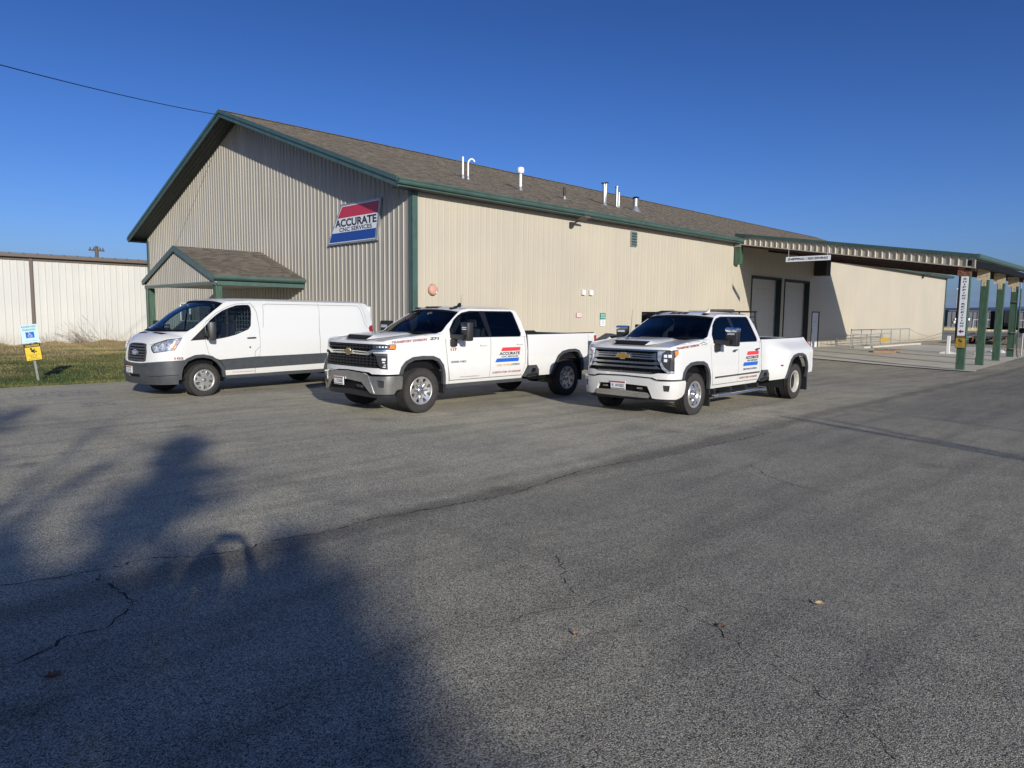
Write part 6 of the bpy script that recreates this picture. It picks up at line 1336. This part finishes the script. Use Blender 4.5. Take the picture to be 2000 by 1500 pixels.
# brush by the white wall
rb=random.Random(11)
def brush(u,q,lb,n,hh,lean,spread):
    t=bt('dry_brush',lb,'shrub',u,q,lawnz(u,q)-.02,0,'dry brush along the white wall'); b=MB()
    for i in range(n):
        a=rb.gauss(lean,.5); L_=hh*rb.uniform(.4,1.1); x0=rb.gauss(0,spread); y0=rb.gauss(0,.12); p=Vector((x0,y0,0)); d=Vector((math.sin(a),rb.gauss(0,.25),math.cos(a))); pts=[tuple(p)]; 
        for k in range(4): p=p+d*L_/4; d=(d+Vector((rb.gauss(.0,.12),rb.gauss(0,.1),-.08))).normalized(); pts.append(tuple(p))
        b.tube(pts,[.007,.006,.005,.004,.002],3)
        for s in range(3):
            p0=Vector(pts[rb.randint(2,4)]); d2=(d+Vector((rb.gauss(0,.6),rb.gauss(0,.5),rb.gauss(.2,.4)))).normalized(); b.tube([tuple(p0),tuple(p0+d2*L_*.22)],[.004,.002],3)
    b.build('twigs',M['twig'],t)
brush(-3.3,24.8,'large dry brush clump leaning left against the white wall',55,1.25,-.95,.28); brush(-2.4,24.9,'thin tall leaning dry stalks right of the large brush clump',7,1.9,-.45,.25); brush(-4.9,25.0,'small dry brush by the brown downspout',14,.6,.1,.3); brush(-6.8,24.9,'single dry weed at the left end of the white wall',6,.6,0,.1); brush(-1.2,25.0,'short dry stalks at the right of the white wall',8,.7,0,.3)
# handicap sign post (leans)
x,y,_=BW(-9.5,3.38); t=thing('reserved_parking_sign','leaning pole with pale blue reserved parking sign above a yellow caution sign','sign',(x,y,.03),0,None,rot=(-.115,0,math.atan2(-y,-x)+math.pi+.25))
b=MB(); b.box((0,0,.72),(.035,.05,1.46)); b.build('pole',M['galv'],t); 
b=MB(); b.bb(-.035,-.022,-.19,.19,.985,1.45); b.build('parking_panel',M['hpale'],t,bevel=0)
for k,s_ in enumerate(('RESERVED','PARKING')): text('lettering',s_,M['sgr'],t,lambda x,y,k=k:(-.037,-x,1.395-.075*k+y),size=.05,width=.32 if k==0 else .28,bold=.012)
b=MB(); b.bb(-.038,-.0355,-.095,.09,1.11,1.26); b.build('wheelchair_panel',M['hblue'],t)
b=MB(); q=lambda a,z:(-.040,-a,1.185+z)
b.tube([q(-.015,.05),q(-.01,.0),q(.03,-.003),q(.045,-.04),q(.06,-.035)],.006,6); b.tube([q(-.012,.025),q(.025,.025)],.005,6); b.tube([q(-.005+.036*math.cos(a),-.022+.036*math.sin(a)) for a in np.linspace(2.2,6.0,10)],.005,6); b.cyl((-.039,.017,1.247),(-.042,.017,1.247),.010,n=8); b.build('wheelchair_symbol',M['plate'],t)
text('lettering','MAXIMUM FINE $100',M['sgr'],t,lambda x,y:(-.037,-x,1.03+y),size=.018,width=.26)
e=thing('caution_group',None,None) if False else t
caution(t,.37,.52,.955,M['yel'],ox=-.024)
# leaves on the asphalt
def leaf(x,y,rz,m,lb,s,tilt=.25):
    o_pts=[(0,0),(.3,.18),(.25,.42),(.55,.35),(.62,.62),(.85,.42),(1.05,.52),(1.15,.2),(1.5,.08),(1.15,-.12),(1.1,-.42),(.8,-.3),(.6,-.55),(.5,-.28),(.22,-.4),(.28,-.12)]
    pts=[Vector((p[0]-.6,p[1],0))*s for p in o_pts]; b=MB()
    cen=[Vector((p[0]-.6,0,0))*s for p in o_pts]
    P=[(p.x,p.y,.012+tilt*abs(p.y)+.25*s*((p.x/s)**2)*.3) for p in pts]; Cc=(0,0,.006); n=len(P); b.add(P+[Cc],[(i,(i+1)%n,n) for i in range(n)])
    b.tube([(-.6*s,0,.015),(-1.0*s,.05*s,.03)],.0015,4)
    o=b.build('fallen_leaf',m,None,False); o.location=(x,y,0); o.rotation_euler=(0,0,rz); tag(o,lb,'leaf','fallen leaves on the asphalt')
leaf(.38,3.86,2.2,M['dleaf'],'upturned orange leaf in front, casting a small dark shadow',.032,1.2); leaf(1.26,3.99,.6,M['dleaf3'],'flat faded leaf between the two brighter ones on the asphalt',.040,.1); leaf(1.99,4.34,-.3,M['dleaf2'],'tan lobed leaf, rightmost on the foreground asphalt',.045,.45)
x,y,_=BW(-12.78,-14.09); leaf(x,y,.1,M['dleaf3'],'brown curled leaf lying in the tree shadow at lower left',.07,.5)
for i in range(0):
    px=rb.uniform(-2,4); py=rb.uniform(2.8,9)
    b=MB(); s=rb.uniform(.006,.014); b.add([(s*math.cos(a)*rb.uniform(.6,1.2),s*math.sin(a)*rb.uniform(.5,1),.004+rb.uniform(0,.005)) for a in(0,1.2,2.5,3.9,5.1)],[(0,1,2,3,4)]); o=b.build('leaf_scrap',M['dleaf'] if i%3 else M['dleaf2'],None); o.location=(px,py,0); tag(o,'tiny leaf scrap on the foreground asphalt','leaf','tiny leaf scraps')
# ---------------------------------------------------------------- far yard
b=MB(); b.add([(60,60,-.0),(260,60,0),(400,260,0),(140,260,0)],[(0,1,2,3)]) 
def fpoly(name,m,P,z): b=MB(); b.add([(p[0],p[1],z) for p in P],[tuple(range(len(P)))]); return struct(b.build(name,m,None))
fpoly('dry_field',M['dryg'],[(70,118),(260,96),(700,250),(700,700),(-50,700),(60,200)],.012)
rf=random.Random(9); V=[];F=[]
for i in range(9000):
    x=rf.uniform(78,150); y=120-(x-70)*.115+rf.random()**1.5*22; hh=rf.uniform(.25,.8); k=len(V); V+=[(x-.03,y,0),(x+.03,y,0),(x+rf.gauss(0,.1),y,hh)]; F.append((k,k+1,k+2))
b=MB(); b.v=V;b.f=F; tag(b.build('field_grass',M['dryg'],None,fix=False),'tall dry straw coloured grass along the far fence line','grass',kind='stuff')
def shed(name,label,x0,x1,y,d,h,peak,wall,roof,rib=None,rz=0):
    t=wthing(name,label,'building',x0,y,0,rz); Lx=x1-x0
    if rib: ribwall('wall',(0,0,0),(1,0,0),Lx,lambda s:h,wall,t,n_out=(0,-1,0),pitch=rib,h=rib*.18)
    else: b=MB(); b.bb(0,Lx,0,.2,0,h); b.build('wall',wall,t)
    b=MB(); b.bb(0,.2,.1,d,0,h); b.bb(Lx-.2,Lx,.1,d,0,h); b.bb(0,Lx,d,d+.2,0,h); b.build('side_wall',wall,t)
    b=MB(); b.prism([(-.4,h),(d/2,h+peak),(d+.4,h),(d/2,h-.1)],'x',-.4,Lx+.4); b.build('roof',roof,t); return t
t=shed('navy_metal_building','dark blue ribbed metal building across the field',93,140,150,18,3.9,.7,M['navy'],mat('navy roof',(.05,.055,.075),.5),.9)
b=MB(); b.bb(1.4,4.6,-.30,-.25,1.85,2.3); b.bb(1.2,4.2,-.30,-.25,1.2,1.7); b.build('wall_banner',M['white2'],t); text('lettering','MINI STORAGE',M['redt'],t,lambda x,y:(2.7+x,-.33,1.45+y),size=.3,width=2.6,bold=.02)
b=MB(); b.bb(0,47,-.35,-.28,3.75,3.95); b.build('eave_trim',M['navy'],t)
shed('tan_warehouse','tan low warehouse far behind the dark blue building at left',112,121.8,185,20,4.9,.35,M['tan'],mat('tan roof',(.40,.36,.30),.7)); shed('tan_hall','tall tan hall at the far right beyond the navy building',158,230,180,25,9.6,1.5,mat('light tan wall',(.40,.40,.33),.7),M['groof'])
shed('slate_roof_house','low house with dark slate roof right of the navy building',131,156,158,12,4.0,3.8,mat('slate wall',(.12,.14,.17),.7),mat('slate roof',(.05,.055,.065),.7))
for i,(x,y,h) in enumerate(((108.5,172,9.5),(113,176,9.0),(110,152.5,10.5),(147,176,16))):
    t=wthing('light_pole',['thin far utility pole, leftmost behind the navy building','thin far utility pole, second behind the navy building','white light pole beside the first canopy post far away','tall thin far mast between third and last canopy posts'][i],'pole',x,y,0,0,'far thin poles'); b=MB(); b.cyl((0,0,0),(0,0,h),.14,.09,8); b.build('pole',M['galv'],t,True); b=MB(); b.box((.3,0,h),(.9,.1,.1)); b.build('arm',M['galv'],t)
t=wthing('far_chain_fence','chain link fence in front of the navy building','fence',88,134,0,0)
for i in range(14): b=MB(); b.cyl((i*4,0,0),(i*4,0,2.0),.05,n=6); b.build('post',M['galv'],t)
b=MB(); b.tube([(0,0,2.0),(52,0,2.0)],.03,5); b.build('rail',M['galv'],t)
rh=random.Random(4)
def hills(name,R0,a0,a1,h,seed):
    rr=random.Random(seed); ph=[rr.uniform(0,6.28) for _ in range(6)]; b=MB(); n=160; P=[]
    for i in range(n+1):
        a=a0+(a1-a0)*i/n; z=h*(.55+.22*math.sin(a*9+ph[0])+.12*math.sin(a*23+ph[1])+.07*math.sin(a*51+ph[2])+.04*math.sin(a*110+ph[3])); x,y=R0*math.sin(a),R0*math.cos(a)
        P+=[(x*.8,y*.8,-2),(x*.93,y*.93,z*.7),(x,y,z),(x*1.3,y*1.3,-5)]
    b.add(P,[(4*i+j,4*i+4+j,4*i+5+j,4*i+1+j) for i in range(n) for j in range(3)]); return struct(b.build(name,M['hill'],None,True))
hills('distant_hills',4200,-math.pi,math.pi,118,3)
# ---------------------------------------------------------------- behind the camera: trees and the photographer (they cast the foreground shadows)
def pine(x,y,h,r0,seed,lb,nb=46,dens=1.,lo=.12,ex=.75):
    rr=random.Random(seed); t=thing('pine_tree',lb,'tree',(x,y,0),0,'trees behind the photographer')
    b=MB(); b.tube([(0,0,0),(.05,.02,h*.5),(0,.0,h*.98)],[h*.022,h*.014,.015],8); b.build('trunk',M['bark'],t,True)
    V=[];F=[];b=MB()
    for i in range(nb):
        k=lo+(1-lo)*(i/nb)**.9; z=h*k; L_=r0*(1-k)**ex*rr.uniform(.5,1.15)+.12; a=i*2.4+rr.uniform(-.4,.4)
        d=Vector((math.cos(a),math.sin(a),rr.uniform(-.1,.35))); e=Vector((0,0,z))+d*L_; b.tube([(0,0,z),tuple(e)],[.025*(1-k)+.006,.004],4)
        cl=[(rr.random()**.6,rr.gauss(0,.16*L_),rr.gauss(0,.16*L_)) for _ in range(int(L_*4)+2)]
        for j in range(int(150*dens*L_/1.0)+14):
            q,c1,c2=rr.choice(cl); q=q+rr.gauss(0,.05); p=Vector((0,0,z))+d*L_*q+Vector((c1+rr.gauss(0,.09),c2+rr.gauss(0,.09),rr.gauss(0,.06)))
            gx=x+p.x-p.z*math.sin(SUN_AZ)/math.tan(SUN_EL); gy=y+p.y+p.z*math.cos(SUN_AZ)/math.tan(SUN_EL)
            if ((gx+2.45)/.55)**2+((gy-6.15)/.72)**2<1 or ((gx+2.08)/.34)**2+((gy-5.1)/.6)**2<1: continue   # crown cut along the sun rays to leave two lit ground spots
            s=rr.uniform(.06,.15); m=[Vector((rr.gauss(0,1),rr.gauss(0,1),rr.gauss(0,1))).normalized()*s for _ in range(3)]; kk=len(V)
            V+=[tuple(p+m[0]),tuple(p+m[1]),tuple(p+m[2])]; F.append((kk,kk+1,kk+2))
    b.build('branches',M['bark'],t); c=MB(); c.v=V;c.f=F; c.build('crown',M['leaf'],t,fix=False)
def shadow_root(tx,ty,h): # base of a tree of height h whose tip shadow falls at tx,ty
    l=h/math.tan(SUN_EL); return tx+math.sin(SUN_AZ)*l,ty-math.cos(SUN_AZ)*l
x,y=shadow_root(-4.75,10.2,10.5); pine(x,y,10.5,4.6,21,'shorter pine standing behind the photographer',70,1.7,.2,1.05)
x,y=shadow_root(-1.15,4.5,9.2); pine(x,y,9.2,2.6,5,'slim pine to the right of the shorter pine behind the photographer',44,1.1,.1,.95)
x,y=shadow_root(-8.2,13.5,13); pine(x-1.2,y,13,3.2,8,'tall thin pine left of the others behind the photographer',48,.55,.3)
x,y=shadow_root(-13,15,14); pine(x,y,14,3.5,18,'tallest pine far left behind the photographer',46,.5,.3)
x,y=shadow_root(-3.6,5.6,8.0); pine(x-.6,y,8.0,2.4,33,'bushy low pine left behind the photographer',50,1.4,.3)
x,y=shadow_root(-3.3,4.6,7.2); pine(x,y,7.2,3.0,41,'dense broad pine nearest behind the photographer',95,3.0,.03)
x,y=shadow_root(-2.0,5.5,8.4); pine(x,y,8.4,3.0,45,'dense pine just left of the slim one behind the photographer',85,2.6,.03)
def bare(x,y,h,seed,lb,tr=.36,rk=.012):
    rr=random.Random(seed); t=thing('bare_tree',lb,'tree',(x,y,0),0,'bare trees behind the photographer'); b=MB()
    def grow(p,d,L_,r,k):
        e=p+d*L_; b.tube([tuple(p),tuple(e)],[r,r*.7],5)
        if k==0: return
        for i in range(3 if k>1 else 4): grow(p+(e-p)*rr.uniform(.55,1),(d+Vector((rr.gauss(0,.55),rr.gauss(0,.55),rr.gauss(.1,.2)))).normalized(),L_*rr.uniform(.5,.75)*(1 if tr<.6 else .35),r*.5,k-1)
    grow(Vector((0,0,0)),Vector((rr.gauss(0,.03),rr.gauss(0,.03),1)),h*tr,h*rk,5); b.build('branches',M['bark'],t)
for k,(a,b_,hh,tr,rk,lb) in enumerate(((4.4,15.0,8.8,.93,.0075,'young bare tree to the right behind the photographer'),(8.2,13.4,8.4,.93,.0060,'second young bare tree further right behind the photographer'),(-8.8,15.6,10,.4,.010,'bare tree left behind the photographer'),(-10.5,14.6,11,.4,.010,'taller bare tree at far left behind the photographer'),(-10.5,18.5,10.5,.4,.010,'third bare tree at left behind the photographer'),(-8.2,13.2,9.5,.7,.010,'straight bare tree left behind the photographer'),(-9.3,12.4,9.8,.75,.010,'second straight bare tree left behind the photographer'),(-7.0,11.2,8.6,.75,.009,'slender bare tree left behind the photographer'))):
    x,y=shadow_root(a,b_,hh); bare(x,y,hh,4+k*5,lb,tr,rk)
# photographer
def person():
    t=thing('person','person in a dark jacket and jeans holding a phone up at arm height','person',(0.02,-.48,0),0)
    def skin(name,joints,edges,m,root=0,lvl=2):
        me=bpy.data.meshes.new(name); me.from_pydata([j[0] for j in joints],edges,[]); o=bpy.data.objects.new(name,me); col.objects.link(o)
        sk=o.modifiers.new('s','SKIN'); sk.use_smooth_shade=True
        for i,j in enumerate(joints): me.skin_vertices[0].data[i].radius=(j[1],j[1] if len(j)<3 else j[2]); me.skin_vertices[0].data[i].use_root=(i==root)
        sb=o.modifiers.new('u','SUBSURF'); sb.levels=lvl; sb.render_levels=lvl
        dg=bpy.context.evaluated_depsgraph_get(); m2=bpy.data.meshes.new_from_object(o.evaluated_get(dg)); bpy.data.objects.remove(o); m2.materials.clear(); m2.materials.append(m); o=bpy.data.objects.new(name,m2); return lnk(o,t)
    J=[((0,0,.95),.16,.12),((0,0,1.15),.14,.11),((0,.0,1.38),.17,.11),((0,0,1.50),.06,.06),((0,.02,1.60),.065,.07),((0,.03,1.70),.085,.10),((0,.02,1.79),.06,.07)]
    E_=[(0,1),(1,2),(2,3),(3,4),(4,5),(5,6)]
    for s in(1,-1):
        k=len(J); J+=[((.11*s,0,.88),.095),((.12*s,.01,.50),.065),((.12*s,-.02,.09),.045),((.13*s,.12,.04),.04)]; E_+=[(0,k),(k,k+1),(k+1,k+2),(k+2,k+3)]
        k=len(J); J+=[((.20*s,.0,1.43),.055),((.25*s,.10,1.42),.055),((.21*s,.26,1.66),.045),((.12*s,.40,1.80),.026)]; E_+=[(2,k),(k,k+1),(k+1,k+2),(k+2,k+3)]
    skin('body',J,E_,M['jacket'])
    for s in(1,-1):
        hp=[((.12*s,.40,1.80),.026),((.095*s,.43,1.83),.028)]; ed=[(0,1)]
        for i in range(4): k=len(hp); hp+=[((.088*s,.445,1.80+.018*i),.0095),((.075*s,.455,1.80+.018*i),.009),((.06*s,.448,1.80+.018*i),.008)]; ed+=[(1,k),(k,k+1),(k+1,k+2)]
        k=len(hp); hp+=[((.09*s,.42,1.81),.011),((.07*s,.415,1.80),.009)]; ed+=[(1,k),(k,k+1)]
        skin('hand',hp,ed,M['skin'],0,1)
    b=MB(); b.lathe([(.0,.13),(.06,.115),(.10,.05),(.105,-.02),(.09,-.06)],20,'z',(0,.0,1.74)); b.build('hair',M['hair'],t,True)
    b=MB(); b.box((0,.062,1.70),(.03,.03,.04)); b.build('nose',M['skin'],t,bevel=.01)
    return t
person()
ph=thing('phone','dark smartphone held out in front of the photographer','phone',(0,-.035,CAMH-.0)); b=MB(); b.bb(-.08,.08,-.008,.0,-.035,.035); b.build('case',M['blk2'],ph)
